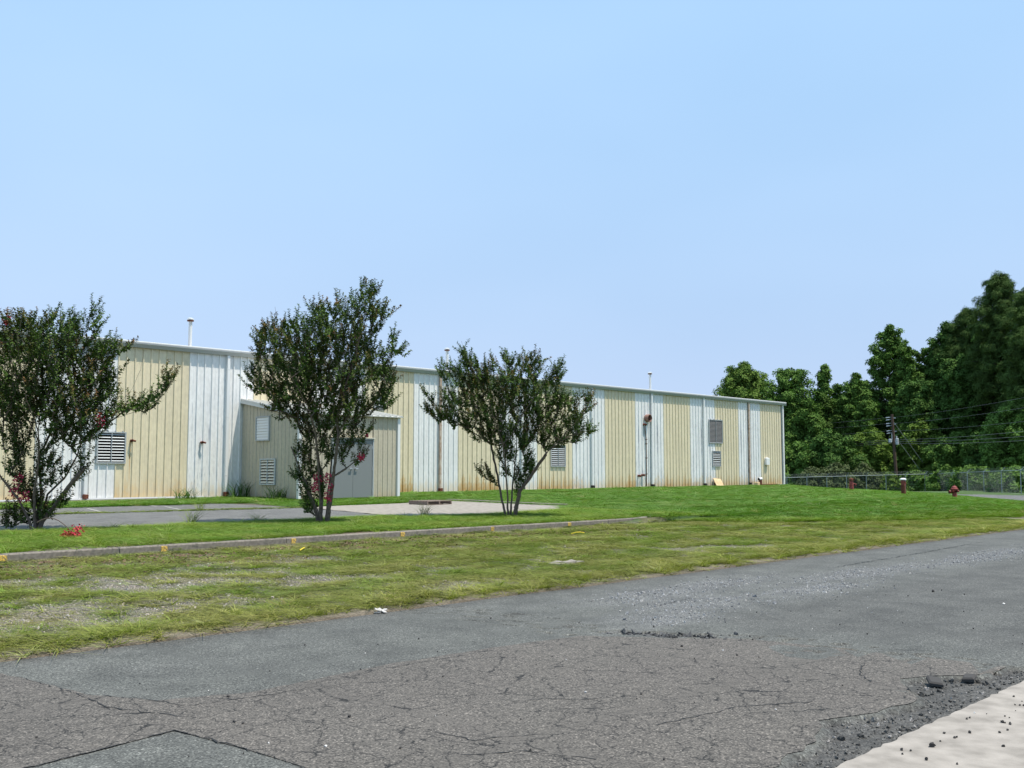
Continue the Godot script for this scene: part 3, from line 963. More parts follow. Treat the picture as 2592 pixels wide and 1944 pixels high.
	# downspouts, some of them rusted
	for q in [[9.60, 0], [15.06, 0], [20.38, 0], [31.25, 1], [36.70, 0], [42.15, 0], [47.52, 0], [52.88, 2], [58.12, 3]]:
		var dg := G.new()
		var u: float = q[0]
		dg.bevel(Vector3(u, 3.35, -34.415) + off, Vector3(0.105, 5.14, 0.085), 0.008)
		for y in [1.4, 3.6, 5.4]:
			dg.box(Vector3(u, y, -34.413) + off, Vector3(0.135, 0.03, 0.092))
		var dn := put("downspout", dg.mesh(M.faded_rust_paint if q[1] == 1 else M.faded_rust_paint if q[1] == 3 else M.white_paint), t)
		if q[1] == 1 or q[1] == 3: tag(dn, "rust stained downspout")
		var sg := G.new()
		sg.bevel(Vector3(u, 0.69, -34.38) + off, Vector3(0.15, 0.15, 0.16), 0.015)
		put("downspout_shoe", sg.mesh(M.rust if u < 33.0 else M.black_rubber), dn)
	# louvres
	louvre(t, "louvre", Vector3(15.94, 1.81, -34.480) + off, 0, 1.04, 1.10, 10, M.grey_trim, M.louvre_paint, -0.6, 0.36, true, true)
	louvre(t, "louvre", Vector3(39.44, 1.74, -34.480) + off, 0, 1.16, 1.12, 10, M.grey_trim, M.louvre_paint, -0.6, 0.36)
	louvre(t, "louvre", Vector3(54.24, 3.21, -34.480) + off, 0, 1.52, 1.46, 18, M.grey_trim, M.louvre_dark, -0.35, 0.97, true, true)
	louvre(t, "louvre", Vector3(54.29, 1.78, -34.480) + off, 0, 0.92, 0.97, 8, M.grey_trim, M.louvre_paint, -0.6, 0.36, false)
	louvre(t, "louvre", Vector3(27.75, 4.15, -34.480) + off, 0, 0.60, 0.60, 7, M.grey_trim, M.louvre_paint, -0.5, 0.6, false)
	# pipes through the roof
	for q in [[18.95, 7.24], [31.95, 7.23], [47.85, 7.20]]:
		var pg := G.new()
		pg.frustum(Vector3(q[0], 6.0, -34.75) + off, Vector3(q[0], q[1] - 0.06, -34.75) + off, 0.068, 0.068, 14)
		var pn := put("vent_pipe", pg.mesh(M.white_paint), t)
		var cg := G.new()
		cg.lathe(Vector3(q[0], q[1] - 0.13, -34.75) + off, [Vector2(0.07, 0.0), Vector2(0.125, 0.01), Vector2(0.125, 0.05), Vector2(0.09, 0.055)], 16)
		put("pipe_collar", cg.mesh(M.rust), pn)
		var c2 := G.new()
		c2.lathe(Vector3(q[0], q[1] - 0.07, -34.75) + off, [Vector2(0.12, 0.0), Vector2(0.125, 0.045), Vector2(0.06, 0.075), Vector2(0.0, 0.08)], 16)
		put("pipe_cap", c2.mesh(M.white_paint), pn)
	# stubs, fan, conduit, box
	for q in [[16.66, 2.62], [19.37, 2.61]]:
		var pg := G.new()
		pg.frustum(Vector3(q[0], q[1], -34.5) + off, Vector3(q[0], q[1], -34.36) + off, 0.045, 0.045, 12, true)
		pg.frustum(Vector3(q[0], q[1], -34.37) + off, Vector3(q[0] + 0.10, q[1] - 0.02, -34.32) + off, 0.038, 0.034, 10, true)
		put("pipe_stub", pg.mesh(M.rust), t)
	for q in [[46.26, 1.25], [46.62, 1.29], [46.82, 4.14]]:
		var pg := G.new()
		pg.frustum(Vector3(q[0], q[1], -34.5) + off, Vector3(q[0], q[1], -34.34) + off, 0.06, 0.06, 12, true)
		pg.frustum(Vector3(q[0], q[1] - 0.04, -34.36) + off, Vector3(q[0] + 0.09, q[1] + 0.01, -34.33) + off, 0.05, 0.045, 10, true)
		put("pipe_stub", pg.mesh(M.rust), t)
	var fg := G.new()
	var fb := Basis(Vector3.RIGHT, PI / 2)
	fg.lathe(Vector3(47.08, 4.50, -34.5) + off, [Vector2(0.20, 0.0), Vector2(0.22, 0.06), Vector2(0.22, 0.27), Vector2(0.20, 0.29), Vector2(0.175, 0.27), Vector2(0.175, 0.04), Vector2(0.0, 0.035)], 24, fb)
	var fan := put("exhaust_fan", fg.mesh(M.pink_rust), t)
	var f2 := G.new()
	for k in 4:
		f2.box(Vector3(47.08, 4.50, -34.34) + off, Vector3(0.32, 0.07, 0.01), Basis(Vector3.BACK, PI * k / 4.0) * Basis(Vector3.RIGHT, 0.5))
	f2.lathe(Vector3(47.08, 4.50, -34.40) + off, [Vector2(0.05, 0), Vector2(0.05, 0.10), Vector2(0, 0.11)], 12, fb)
	put("fan_blades", f2.mesh(M.rust), fan)
	var cg := G.new()
	cg.tube([Vector3(46.86, 4.06, -34.41) + off, Vector3(46.92, 3.8, -34.44) + off, Vector3(46.99, 3.4, -34.44) + off, Vector3(46.99, 0.66, -34.44) + off], 0.026, 0.026, 8)
	for y in [3.3, 3.05, 2.25, 1.35]:
		cg.box(Vector3(47.0, y, -34.44) + off, Vector3(0.11, 0.05, 0.07))
	put("conduit", cg.mesh(M.pole_wood), t)
	var bg := G.new()
	bg.bevel(Vector3(60.27, 2.13, -34.39) + off, Vector3(0.42, 0.44, 0.16), 0.02)
	bg.box(Vector3(60.27, 2.37, -34.42) + off, Vector3(0.22, 0.05, 0.09))
	put("meter_box", bg.mesh(M.white_paint), t)


func build_annex() -> void:
	var t := thing("lean_to_annex", "small beige ribbed lean-to with grey double door against the warehouse", "shed", Vector3(21.1, 0.55, -30.7))
	var drab := Color(0.72, 0.69, 0.61)
	var sk := [panel_skin(drab, 160, 0.25, 0.15), panel_skin(drab * 0.99, 161, 0.2, 0.0), panel_skin(drab, 162, 0.2, 0.25, [[40, 300, 345, 0.8, Color(0.3, 0.3, 0.3)]])]
	var p := 0.2326
	# front: three sheets right of the door, one left of it, a strip above the door
	var k := 0
	var fm := ribbed(3, p, 3.05, 3.05, 0.022)
	for x in [3.45, 4.15]:
		var cnt := 3 if x < 4.0 else 2
		put("wall_sheet", (fm if cnt == 3 else ribbed(2, p, 3.05, 3.05, 0.022)).mesh(sk[(k + 1) % 3]), t, Vector3(x - 0.12, 0.02, 0))
		k += 1
	put("wall_sheet", ribbed(6, p, 3.05, 3.05, 0.022).mesh(sk[1]), t, Vector3(0.04, 0.02, 0))
	put("wall_sheet", ribbed(8, p, 0.86, 0.86, 0.022).mesh(sk[1]), t, Vector3(1.44, 2.21, 0))
	# left side, its head following the slope of the roof
	for q in 4:
		var a := 0.95 * q
		var holes := []
		for l in [[-1.95, 0.49, 1.0, 0.97], [-2.33, 2.12, 0.92, 0.92]]:
			var r := Rect2(l[0] - l[2] / 2 + 0.03 + 3.78 - a, l[1] + 0.03 - 0.02, l[2] - 0.06, l[3] - 0.06)
			if r.position.x < 0.95 and r.end.x > 0.0: holes.append(r)
		var s := put("wall_sheet", ribbed(4, 0.2375, 3.62 - 0.165 * a, 3.62 - 0.165 * (a + 0.95), 0.022, holes).mesh(sk[(q + 1) % 3]), t, Vector3(0, 0.02, -3.78 + a))
		s.rotation.y = -PI / 2
	for q in 4:
		var a := 0.95 * q
		var s := put("wall_sheet", ribbed(4, 0.2375, 3.0 + 0.165 * a, 3.0 + 0.165 * (a + 0.95), 0.022).mesh(sk[q % 2]), t, Vector3(4.57, 0.02, 0.0 - a))
		s.rotation.y = PI / 2
	var cg := G.new()
	cg.bevel(Vector3(-0.005, 1.54, 0.02), Vector3(0.13, 3.05, 0.12), 0.008)
	put("corner_trim", cg.mesh(M.white_paint), t)
	var c2 := G.new()
	c2.bevel(Vector3(4.55, 1.54, 0.02), Vector3(0.12, 3.05, 0.12), 0.008)
	put("corner_trim", c2.mesh(M.white_paint), t)
	# roof of ribbed white steel
	var rg := G.new()
	var sl := Basis(Vector3.RIGHT, 0.163)
	rg.box(Vector3(2.285, 3.40, -1.82), Vector3(4.84, 0.03, 4.02), sl)
	for q in 17:
		rg.box(Vector3(-0.08 + 0.295 * q, 3.432, -1.82), Vector3(0.05, 0.04, 4.02), sl)
	put("roof", rg.mesh(M.annex_roof), t)
	var rk := G.new()
	rk.box(Vector3(-0.11, 3.36, -1.84), Vector3(0.03, 0.17, 3.90), sl)
	put("rake_trim", rk.mesh(M.eave_paint), t)
	# door: two leaves in a frame
	var dg := G.new()
	dg.box(Vector3(1.42, 1.09, 0.03), Vector3(0.05, 2.18, 0.08))
	dg.box(Vector3(3.30, 1.09, 0.03), Vector3(0.05, 2.18, 0.08))
	dg.box(Vector3(2.36, 2.20, 0.03), Vector3(1.93, 0.05, 0.082))
	var fr := put("door_frame", dg.mesh(M.grey_trim), t)
	var hd := G.new()
	hd.box(Vector3(2.36, 2.24, 0.05), Vector3(1.97, 0.03, 0.13))
	put("drip_cap", hd.mesh(M.cream_paint), fr)
	for s in [-1, 1]:
		var lg := G.new()
		lg.bevel(Vector3(0, 1.09, 0.02), Vector3(0.905, 2.15, 0.045), 0.004)
		var leaf := put("door", lg.mesh(M.door_grey), t, Vector3(2.36 + s * 0.4575, 0, 0))
		var hg := G.new()
		hg.frustum(Vector3(-s * 0.37, 1.09, 0.04), Vector3(-s * 0.37, 1.09, 0.10), 0.028, 0.028, 12, true)
		hg.box(Vector3(-s * 0.33, 1.09, 0.10), Vector3(0.13, 0.035, 0.03))
		put("handle", hg.mesh(M.chrome), leaf)
		for y in [0.28, 1.09, 1.88]:
			var ng := G.new()
			ng.box(Vector3(s * 0.445, y, 0.045), Vector3(0.025, 0.13, 0.02))
			put("hinge", ng.mesh(M.chrome), leaf)
	louvre(t, "louvre", Vector3(-0.025, 2.12, -2.33), -PI / 2, 0.92, 0.92, 8, M.grey_trim, M.white_paint, -0.2, 0.96, false)
	louvre(t, "louvre", Vector3(-0.025, 0.49, -1.95), -PI / 2, 1.0, 0.97, 8, M.louvre_paint, M.cream_paint, -0.5, 0.72)


# ---------------------------------------------------------------- plants
func leaf_mesh(len_: float, wid: float) -> ArrayMesh:
	var g := G.new()
	var a := Vector3(0, 0, 0)
	var b := Vector3(wid * 0.5, 0.12 * len_, len_ * 0.45)
	var d := Vector3(-wid * 0.5, 0.12 * len_, len_ * 0.45)
	var m := Vector3(0, 0.0, len_ * 0.5)
	var e := Vector3(0, -0.06 * len_, len_)
	g.tri(a, m, b); g.tri(a, d, m); g.tri(m, e, b); g.tri(m, d, e)
	return g.mesh(M.leaf)


func spray_mesh(n: int, spread: float, leaf: float, seed_: int, slim := 0.62) -> ArrayMesh:   # a sprig of several leaves in a loose layer
	var r := RandomNumberGenerator.new()
	r.seed = seed_
	var g := G.new()
	for k in n:
		var an := TAU * (k * 0.382 + r.randf() * 0.1)
		var rad := spread * sqrt((k + 0.5) / n)
		var c := Vector3(cos(an) * rad, r.randf_range(-0.3, 0.3) * spread, sin(an) * rad)
		var dir := Vector3(cos(an) + r.randf_range(-0.6, 0.6), r.randf_range(-0.5, 0.4), sin(an) + r.randf_range(-0.6, 0.6)).normalized()
		var up := Vector3(r.randf_range(-0.6, 0.6), 1, r.randf_range(-0.6, 0.6)).normalized()
		var s := dir.cross(up).normalized()
		var l := leaf * r.randf_range(0.7, 1.25)
		g.col = Color(1, 1, 1) * r.randf_range(0.75, 1.2)
		var p := c - dir * l * 0.5
		var q := c + dir * l * 0.5
		var w := l * slim * 0.5
		g.tri(p, c + s * w + up * w * 0.3, q)
		g.tri(p, q, c - s * w + up * w * 0.3)
	return g.mesh(M.leaf)


func tuft_mesh(blades: int, spread: float, seed_: int, wid := 0.011) -> ArrayMesh:   # blades one unit tall, bent outwards
	var r := RandomNumberGenerator.new()
	r.seed = seed_
	var g := G.new()
	for k in blades:
		var an := r.randf() * TAU
		var o := Vector3(cos(an), 0, sin(an)) * spread * sqrt(r.randf())
		var ld := r.randf() * TAU
		var lean := Vector3(cos(ld), 0, sin(ld)) * r.randf_range(0.15, 0.75)
		var h := r.randf_range(0.5, 1.0)
		var side := Vector3(-sin(ld + 0.9), 0, cos(ld + 0.9)) * wid * r.randf_range(0.7, 1.3)
		g.col = Color(1, 1, 1) * r.randf_range(0.72, 1.25)
		var a := o
		var b := o + Vector3(0, h * 0.6, 0) + lean * 0.35 * h
		var e := o + Vector3(0, h, 0) + lean * h
		var nn := (side.cross(b - a).normalized() * 0.5 + Vector3.UP).normalized()
		var k0 := g.vert(a - side, nn)
		g.vert(a + side, nn); g.vert(b + side * 0.8, nn); g.vert(b - side * 0.8, nn); g.vert(e, nn)
		g.tri_i(k0, k0 + 1, k0 + 2); g.tri_i(k0, k0 + 2, k0 + 3); g.tri_i(k0 + 3, k0 + 2, k0 + 4)
	return g.mesh(M.grass)


func branch_color() -> Color:
	return Color(1, 1, 1)


func crape_myrtle(label: String, foot: Vector3, base: Vector2, per_m: float, stems: Array, blobs: Array, shoots: int, deep: float, seed_: int, flowers: Array) -> void:
	# stems and clumps are given on a grid of per_m units to the metre, seen square on; their depth is spread out at random
	rng.seed = seed_
	var t := thing("crape_myrtle", label, "tree", foot, 0.0, "crape myrtles in the strip behind the kerb")
	var P := PackedVector3Array()
	var par := PackedInt32Array()
	var at2 := func(q: Vector2) -> Vector2: return Vector2((q.x - base.x) / per_m, (base.y - q.y) / per_m)
	var si := 0
	var thick := []
	for st in stems:
		var zs: float = [-0.55, 0.75, -0.9, 0.5, -0.25, 0.95, 0.2, -0.7, 0.4][si % 9] * deep
		si += 1
		var q0: Vector2 = at2.call(st[0])
		var last := -1
		var z := 0.0
		if q0.y > 0.35:                       # a limb that leaves an earlier stem
			var bd := 1e9
			for k in P.size():
				var dd := Vector2(P[k].dot(RIGHT), P[k].y).distance_to(q0)
				if dd < bd: bd = dd; last = k
			z = P[last].dot(NEAR)
			zs *= 0.8
		else:
			P.append(RIGHT * q0.x + NEAR * (zs * 0.12) + Vector3(0, minf(q0.y, 0.05) - 0.06, 0))
			par.append(-1)
			thick.append(true)
			last = P.size() - 1
			z = zs * 0.12
		var run := 0.0
		for k in st.size() - 1:
			var a: Vector2 = at2.call(st[k])
			var b: Vector2 = at2.call(st[k + 1])
			var cnt := maxi(1, int((b - a).length() / 0.10))
			for s in cnt:
				var c := a.lerp(b, float(s + 1) / cnt)
				run += (b - a).length() / cnt
				var zz := z + zs * 0.42 * run * (0.5 + 0.25 * run)
				P.append(RIGHT * (c.x + 0.02 * fine.get_noise_2d(run * 60.0, si * 9.0)) + NEAR * clampf(zz, -1.7 * deep, 1.7 * deep) + Vector3(0, c.y, 0))
				par.append(last)
				thick.append(q0.y <= 0.35)
				last = P.size() - 1
	var woody := P.size()
	# where the shoots end
	var total := 0.0
	for b in blobs: total += pow(b[2], 1.6)
	var ends := []
	for b in blobs:
		var cnt := int(round(shoots * pow(b[2], 1.6) / total))
		var c: Vector2 = at2.call(Vector2(b[0], b[1]))
		c.y = c.y if c.y < 1.2 else 1.2 + (c.y - 1.2) * 0.945
		var r: float = b[2] / per_m
		for k in maxi(cnt, 5):
			var d := rdir() * r * pow(rng.randf(), 0.4)
			var room: float = maxf(0.15, minf(1.25, 0.34 * c.y) * deep - 0.5 * r)
			if r < 0.25: room *= 0.35
			ends.append(RIGHT * (c.x + d.x) + NEAR * (d.z + room * rng.randf_range(-1, 1)) + Vector3(0, maxf(c.y + d.y, 0.08), 0))
	ends.sort_custom(func(a, b): return a.y + 0.6 * Vector2(a.x, a.z).length() < b.y + 0.6 * Vector2(b.x, b.z).length())
	var tips := []
	var high := 0.0
	for e in ends: high = maxf(high, e.y)
	var cap := PackedFloat32Array()
	for k in P.size(): cap.append(0.046 if thick[k] else 0.021)
	var cp := P.duplicate()
	var ci := PackedInt32Array(range(P.size()))
	for e in ends:
		var best := 0
		var bd := 1e9
		for k in cp.size():
			var dv: Vector3 = e - cp[k]
			var cost := dv.length() + (0.5 if k < woody and not thick[k] else 0.28) * Vector2(dv.x, dv.z).length() + 0.9 * maxf(0.0, 0.10 - dv.y)
			if k >= woody: cost += 0.06
			if cost < bd: bd = cost; best = k
		best = ci[best]
		var o := P[best]
		var bow: Vector3 = o.lerp(e, 0.5) + Vector3(0, -0.06 * bd, 0) + rdir() * 0.05 * bd
		var cnt := maxi(2, int(bd / 0.16))
		var last := best
		for s in cnt:
			var f := float(s + 1) / cnt
			cap.append(0.013)
			P.append(o.lerp(bow, f).lerp(bow.lerp(e, f), f))
			par.append(last)
			last = P.size() - 1
			cp.append(P[last])
			ci.append(last)
		var out: Vector3 = Vector3(e.x, 0, e.z).normalized() * 0.5
		var dir: Vector3 = ((e - o).normalized() * 0.55 + Vector3(0, 0.75, 0) + out * 0.5 + rdir() * 0.35).normalized()
		var l := rng.randf_range(0.16, 0.36) * (1.0 + 0.2 * smoothstep(0.7, 0.95, e.y / high))
		for s in 2:
			cap.append(0.01)
			P.append(P[last] + dir * l * 0.5)
			dir = (dir + rdir() * 0.15 + Vector3(0, 0.1, 0)).normalized()
			par.append(last)
			last = P.size() - 1
		tips.append([o, e, P[last]])
	# thickness from what each piece carries
	var load_ := PackedFloat32Array()
	load_.resize(P.size())
	var kids := PackedInt32Array()
	kids.resize(P.size())
	for k in range(P.size() - 1, -1, -1):
		if kids[k] == 0: load_[k] = 1.0
		if par[k] >= 0:
			load_[par[k]] += load_[k]
			kids[par[k]] += 1
	var wood := G.new()
	var twig := G.new()
	for k in P.size():
		if par[k] < 0: continue
		var r1 := minf(0.0030 * pow(load_[k], 0.43), cap[k])
		if k < woody and thick[k]: r1 = maxf(r1, 0.027 * (1.0 - P[k].y / 3.4))
		var r0 := clampf(0.0030 * pow(load_[par[k]], 0.43), r1, r1 * 1.2)
		if P[k].y < 0.35: r0 *= 1.15 + 0.4 * (0.35 - P[k].y)
		if r1 > 0.011: wood.frustum(P[par[k]], P[k], r0, r1, 8)
		else: twig.frustum(P[par[k]], P[k], r0, r1, 4)
	put("trunk", wood.mesh(M.smooth_bark), t)
	put("twigs", twig.mesh(M.smooth_bark), t).set_meta("kind", "stuff")
	# leaves in pairs along the outer part of each shoot
	var xf := []
	var cols := PackedColorArray()
	var red := noise(FastNoiseLite.TYPE_SIMPLEX_SMOOTH, 0.9, seed_ + 3, 2)
	for tp in tips:
		var a: Vector3 = tp[0].lerp(tp[1], 0.45)
		var pts := [a, tp[1], tp[2]]
		var l1: float = (tp[1] - a).length()
		var l2: float = (tp[2] - tp[1]).length()
		var cnt := int((minf(l1, 0.3) + l2) / 0.0125)
		var bronze := clampf(0.30 + 1.5 * red.get_noise_3dv(tp[1]) + jit(0.25), 0.0, 1.0)
		for s in cnt:
			var f := float(s) / cnt
			var where := f * (minf(l1, 0.3) + l2)
			var p: Vector3
			var ax: Vector3
			if where < minf(l1, 0.3):
				ax = (tp[1] - a) / maxf(l1, 0.001)
				p = tp[1] - ax * (minf(l1, 0.3) - where)
			else:
				ax = (tp[2] - tp[1]) / maxf(l2, 0.001)
				p = tp[1] + ax * (where - minf(l1, 0.3))
			var side := ax.cross(rdir()).normalized()
			var dir := (side + ax * 0.45 + Vector3(0, -0.05, 0)).normalized()
			var up := (ax * 0.5 + Vector3(0, 1, 0) + rdir() * 0.45)
			var x := up.cross(dir).normalized()
			var y := dir.cross(x)
			var sc := rng.randf_range(0.75, 1.25) * (1.0 - 0.35 * f)
			xf.append(Transform3D(Basis(x * sc, y * sc, dir * sc), p))
			var green := Color(0.056, 0.108, 0.026).lerp(Color(0.105, 0.165, 0.040), rng.randf())
			cols.append(green.lerp(Color(0.19, 0.085, 0.042), bronze * smoothstep(0.25, 1.0, f) * 0.85))
	scatter("foliage", leaf_mesh(0.080, 0.050), xf, cols, t)
	# blossom and seed heads
	for fl in flowers:
		var c2: Vector2 = at2.call(Vector2(fl[0], fl[1]))
		var fg := G.new()
		var r: float = fl[2] / per_m
		for k in int(fl[3]):
			var d := rdir()
			var p := Vector3(d.x * r, d.y * r * 1.3, d.z * r) * pow(rng.randf(), 0.5)
			var x := rdir() * 0.016
			var y := x.cross(rdir()).normalized() * 0.016
			fg.col = Color(0.42, 0.012, 0.055).lerp(Color(0.60, 0.05, 0.13), rng.randf()) * rng.randf_range(0.7, 1.1)
			fg.quad(p - x - y, p + x - y, p + x * 0.8 + y, p - x * 0.8 + y)
		var fo := put("blossom", fg.mesh(M.petal), t, RIGHT * c2.x + NEAR * 0.25 + Vector3(0, c2.y, 0))
		tag(fo, "cluster of crimson blossom")


var sprays := []
var needles := []


func broad_tree(called: String, label: String, u: float, v: float, top: float, rad: float, shape: String, seed_: int, hue: Color, density := 1.0, low := 0.12, group := "trees beyond the chain link fence") -> void:
	rng.seed = seed_
	var y0 := land(u, v) - 0.1
	var h := top - y0
	var t := thing(called, label, "tree" if h > 4.2 else "bush", Vector3(u, y0, v), 0.0, group)
	var pine := shape == "pine"
	var wood := G.new()
	var r0 := 0.022 * h + 0.02
	var lean := Vector3(jit(0.03), 1, jit(0.03))
	var pts := []
	for k in 9:
		pts.append(lean * h * 0.94 * k / 8.0 + Vector3(jit(0.012), 0, jit(0.012)) * h * minf(k, 4))
	wood.tube(pts, r0, 0.03, 8)
	var n := int((26.0 + 2.2 * h) * density)
	var xf := []
	var cols := PackedColorArray()
	var kinds := [[], [], []]
	var kcol := [PackedColorArray(), PackedColorArray(), PackedColorArray()]
	for k in n + 3:
		var f := (k + rng.randf()) / n if k < n else 1.0
		var yy := lerpf(low, 0.985, f)
		var prof := 0.0
		match shape:
			"oval": prof = pow(sin(PI * clampf(0.10 + 0.80 * f, 0, 1)), 0.5)
			"round": prof = sqrt(maxf(0.04, 1.0 - pow(2.0 * f - 0.9, 2.0) * 0.9))
			"cone": prof = lerpf(1.0, 0.10, pow(f, 1.1))
			"poplar": prof = lerpf(1.0, 0.16, pow(f, 1.35))
			"pine": prof = pow(sin(PI * clampf(0.22 + 0.72 * f, 0, 1)), 0.7)
			_: prof = sqrt(maxf(0.03, 1.0 - f * f))
		var an := k * 2.399 + jit(0.5)
		var reach := rad * prof * rng.randf_range(0.5, 1.15)
		if k >= n: reach = 0.05
		var root_ := lean * (yy * h - reach * (0.45 if not pine else 0.1))
		root_.y = maxf(root_.y, 0.1)
		var end := lean * (yy * h) + Vector3(cos(an), 0, sin(an)) * reach + Vector3(0, jit(0.25), 0)
		if reach > 0.4: wood.tube([root_, root_.lerp(end, 0.5) + Vector3(0, 0.08 * reach, 0), end], maxf(0.012, 0.02 * reach * 1.1), 0.01, 4)
		for c in 3:
			var fr: float = [1.0, 0.72, 0.42][c]
			if reach < 0.5 and c > 0: break
			var cen := root_.lerp(end, fr) + rdir() * 0.15 * rad * 0.3
			var cr := clampf(rad * 0.30, 0.32, 0.82) * rng.randf_range(0.75, 1.2)
			if shape == "poplar" or shape == "cone": cr *= lerpf(1.0, 0.5, f)
			elif f > 0.85: cr *= 0.7
			var cards := int((26.0 if not pine else 24.0) * clampf(cr / 0.6, 0.5, 1.7))
			for q in cards:
				var d := rdir()
				var p := cen + Vector3(d.x, d.y * 0.72, d.z) * cr * pow(rng.randf(), 0.33)
				var up := (d + Vector3(0, 0.9, 0) + rdir() * 0.6).normalized()
				if pine: up = (d + Vector3(0, 0.7, 0) + rdir() * 0.3).normalized()
				var x := up.cross(rdir()).normalized()
				var z := x.cross(up)
				var s := rng.randf_range(0.75, 1.3)
				var w := rng.randi() % 3
				kinds[w].append(Transform3D(Basis(x * s, up * s, z * s), p))
				kcol[w].append(hue * rng.randf_range(0.86, 1.14))
	put("trunk", wood.mesh(M.rough_bark), t)
	for w in 3:
		scatter("foliage" if w == 0 else "foliage_%03d" % w, (needles if pine else sprays)[w], kinds[w], kcol[w], t)


func build_grass() -> void:
	rng.seed = 77
	var near_t := [tuft_mesh(13, 0.05, 1, 0.0055), tuft_mesh(12, 0.055, 2, 0.0055), tuft_mesh(14, 0.055, 3, 0.0055)]
	var far_t := [tuft_mesh(18, 0.14, 4, 0.009), tuft_mesh(18, 0.14, 5, 0.009)]
	var plots := [   # name, from u, to u, from v, to v, tufts per square metre, tufts used
		["verge_grass", 1.0, 34.0, -15.5, -9.0, 210.0, near_t],
		["terrace_grass", 2.0, 26.0, -20.9, -15.6, 170.0, near_t],
		["yard_grass", 4.0, 28.0, -34.4, -20.9, 75.0, far_t],
		["lawn_grass", 20.0, 48.0, -34.4, -9.5, 80.0, far_t],
		["far_lawn_grass", 48.0, 76.0, -40.0, -11.0, 34.0, far_t]]
	for p in plots:
		var kinds := []
		var tints := []
		for q in p[6]:
			kinds.append([])
			tints.append(PackedColorArray())
		var cnt := int((p[2] - p[1]) * (p[4] - p[3]) * p[5])
		for k in cnt:
			var u := rng.randf_range(p[1], p[2])
			var v := rng.randf_range(p[3], p[4])
			# only where the road corner overlooks it
			var dep := u * 0.7226 - v * 0.6913
			var acr := u * 0.6913 + v * 0.7226
			if absf(acr) > dep * 0.60 + 1.5: continue
			if p[0] == "lawn_grass" and (v > lawn_edge(u) or (u < 26.0 and v > -30.5 and u < lin([[-30.5, 25.6], [-21.0, 25.6], [-16.0, 21.0]], v))): continue
			if p[0] == "verge_grass" and u > 21.0 and v < lawn_edge(u): continue
			if p[0] == "terrace_grass" and u > lin([[-21.0, 25.6], [-16.0, 21.0]], v): continue
			if p[0] == "yard_grass" and u > 25.6 and (v < -30.5 or v > -21.0 or u > 26.0): continue
			var a := grass_at(u, v)
			if rng.randf() > a[0]: continue
			var s: float = a[1] * rng.randf_range(0.6, 1.35)
			if rng.randf() < (0.05 if v > -10.2 else 0.012): s *= 2.0
			var w: float = (1.0 if p[6] == near_t else 1.0) * rng.randf_range(0.8, 1.3)
			var j := rng.randi() % kinds.size()
			kinds[j].append(Transform3D(Basis(Vector3.UP, rng.randf() * TAU) * Basis.from_scale(Vector3(w, s, w)), Vector3(u, land(u, v) - 0.005, v)))
			var cc: Color = a[2]
			cc = cc * rng.randf_range(0.62, 1.36)
			if p[0] == "verge_grass": cc = cc.lerp(Color(cc.g * 1.05, cc.g * 0.95, cc.b), rng.randf() * 0.45)
			if rng.randf() < 0.07: cc = cc.lerp(Color(0.42, 0.46, 0.22), 0.5)
			if rng.randf() < 0.08: cc = cc * 0.6
			if rng.randf() < 0.10: cc = cc.lerp(Color(0.30, 0.24, 0.11), 0.6)
			tints[j].append(cc)
		for j in kinds.size():
			if kinds[j].size():
				scatter(p[0], p[6][j], kinds[j], tints[j])
	# stones and dead leaves where the verge is bare
	var sm := stone_mesh(3)
	var xs := []
	var sc := PackedColorArray()
	for k in 110000:
		var u := rng.randf_range(1.0, 24.0)
		var v := rng.randf_range(-15.2, -9.3)
		if absf(u * 0.6913 + v * 0.7226) > (u * 0.7226 - v * 0.6913) * 0.58 + 1.0: continue
		var b := bare(u, v)
		if rng.randf() > smoothstep(0.2, 0.55, b) * (0.35 if v < -13.8 else 1.0): continue
		var s := 0.0085 * exp(rng.randfn() * 0.4)
		xs.append(Transform3D(Basis(rdir(), rng.randf() * TAU) * Basis.from_scale(Vector3(s, s * 0.7, s)), Vector3(u, land(u, v) + s * 0.25, v)))
		var gcol := Color(0.40, 0.335, 0.28).lerp(Color(0.27, 0.25, 0.235), rng.randf()) * rng.randf_range(0.6, 1.3)
		if rng.randf() < 0.015: gcol = Color(0.6, 0.58, 0.55)
		sc.append(gcol)
	scatter("gravel", sm, xs, sc)
	var lm := G.new()
	lm.quad(Vector3(-0.5, 0, -0.3), Vector3(-0.5, 0.1, 0.3), Vector3(0.5, 0.25, 0.3), Vector3(0.5, 0, -0.3))
	var dl := lm.mesh(M.stone)
	xs = []
	sc = PackedColorArray()
	for k in 9000:
		var u := rng.randf_range(1.0, 20.0)
		var v := -15.3 + absf(rng.randfn()) * 0.8
		if v > -9.5: continue
		if fine.get_noise_2d(u * 3.0, v * 3.0) < jit(0.4): continue
		var s := rng.randf_range(0.02, 0.05)
		xs.append(Transform3D(Basis(rdir(), rng.randf() * 0.8) * Basis(Vector3.UP, rng.randf() * TAU).scaled(Vector3(s, s, s)), Vector3(u, land(u, v) + 0.012, v)))
		sc.append(Color(0.10, 0.055, 0.04).lerp(Color(0.20, 0.12, 0.08), rng.randf()))
	scatter("dead_leaves", dl, xs, sc)


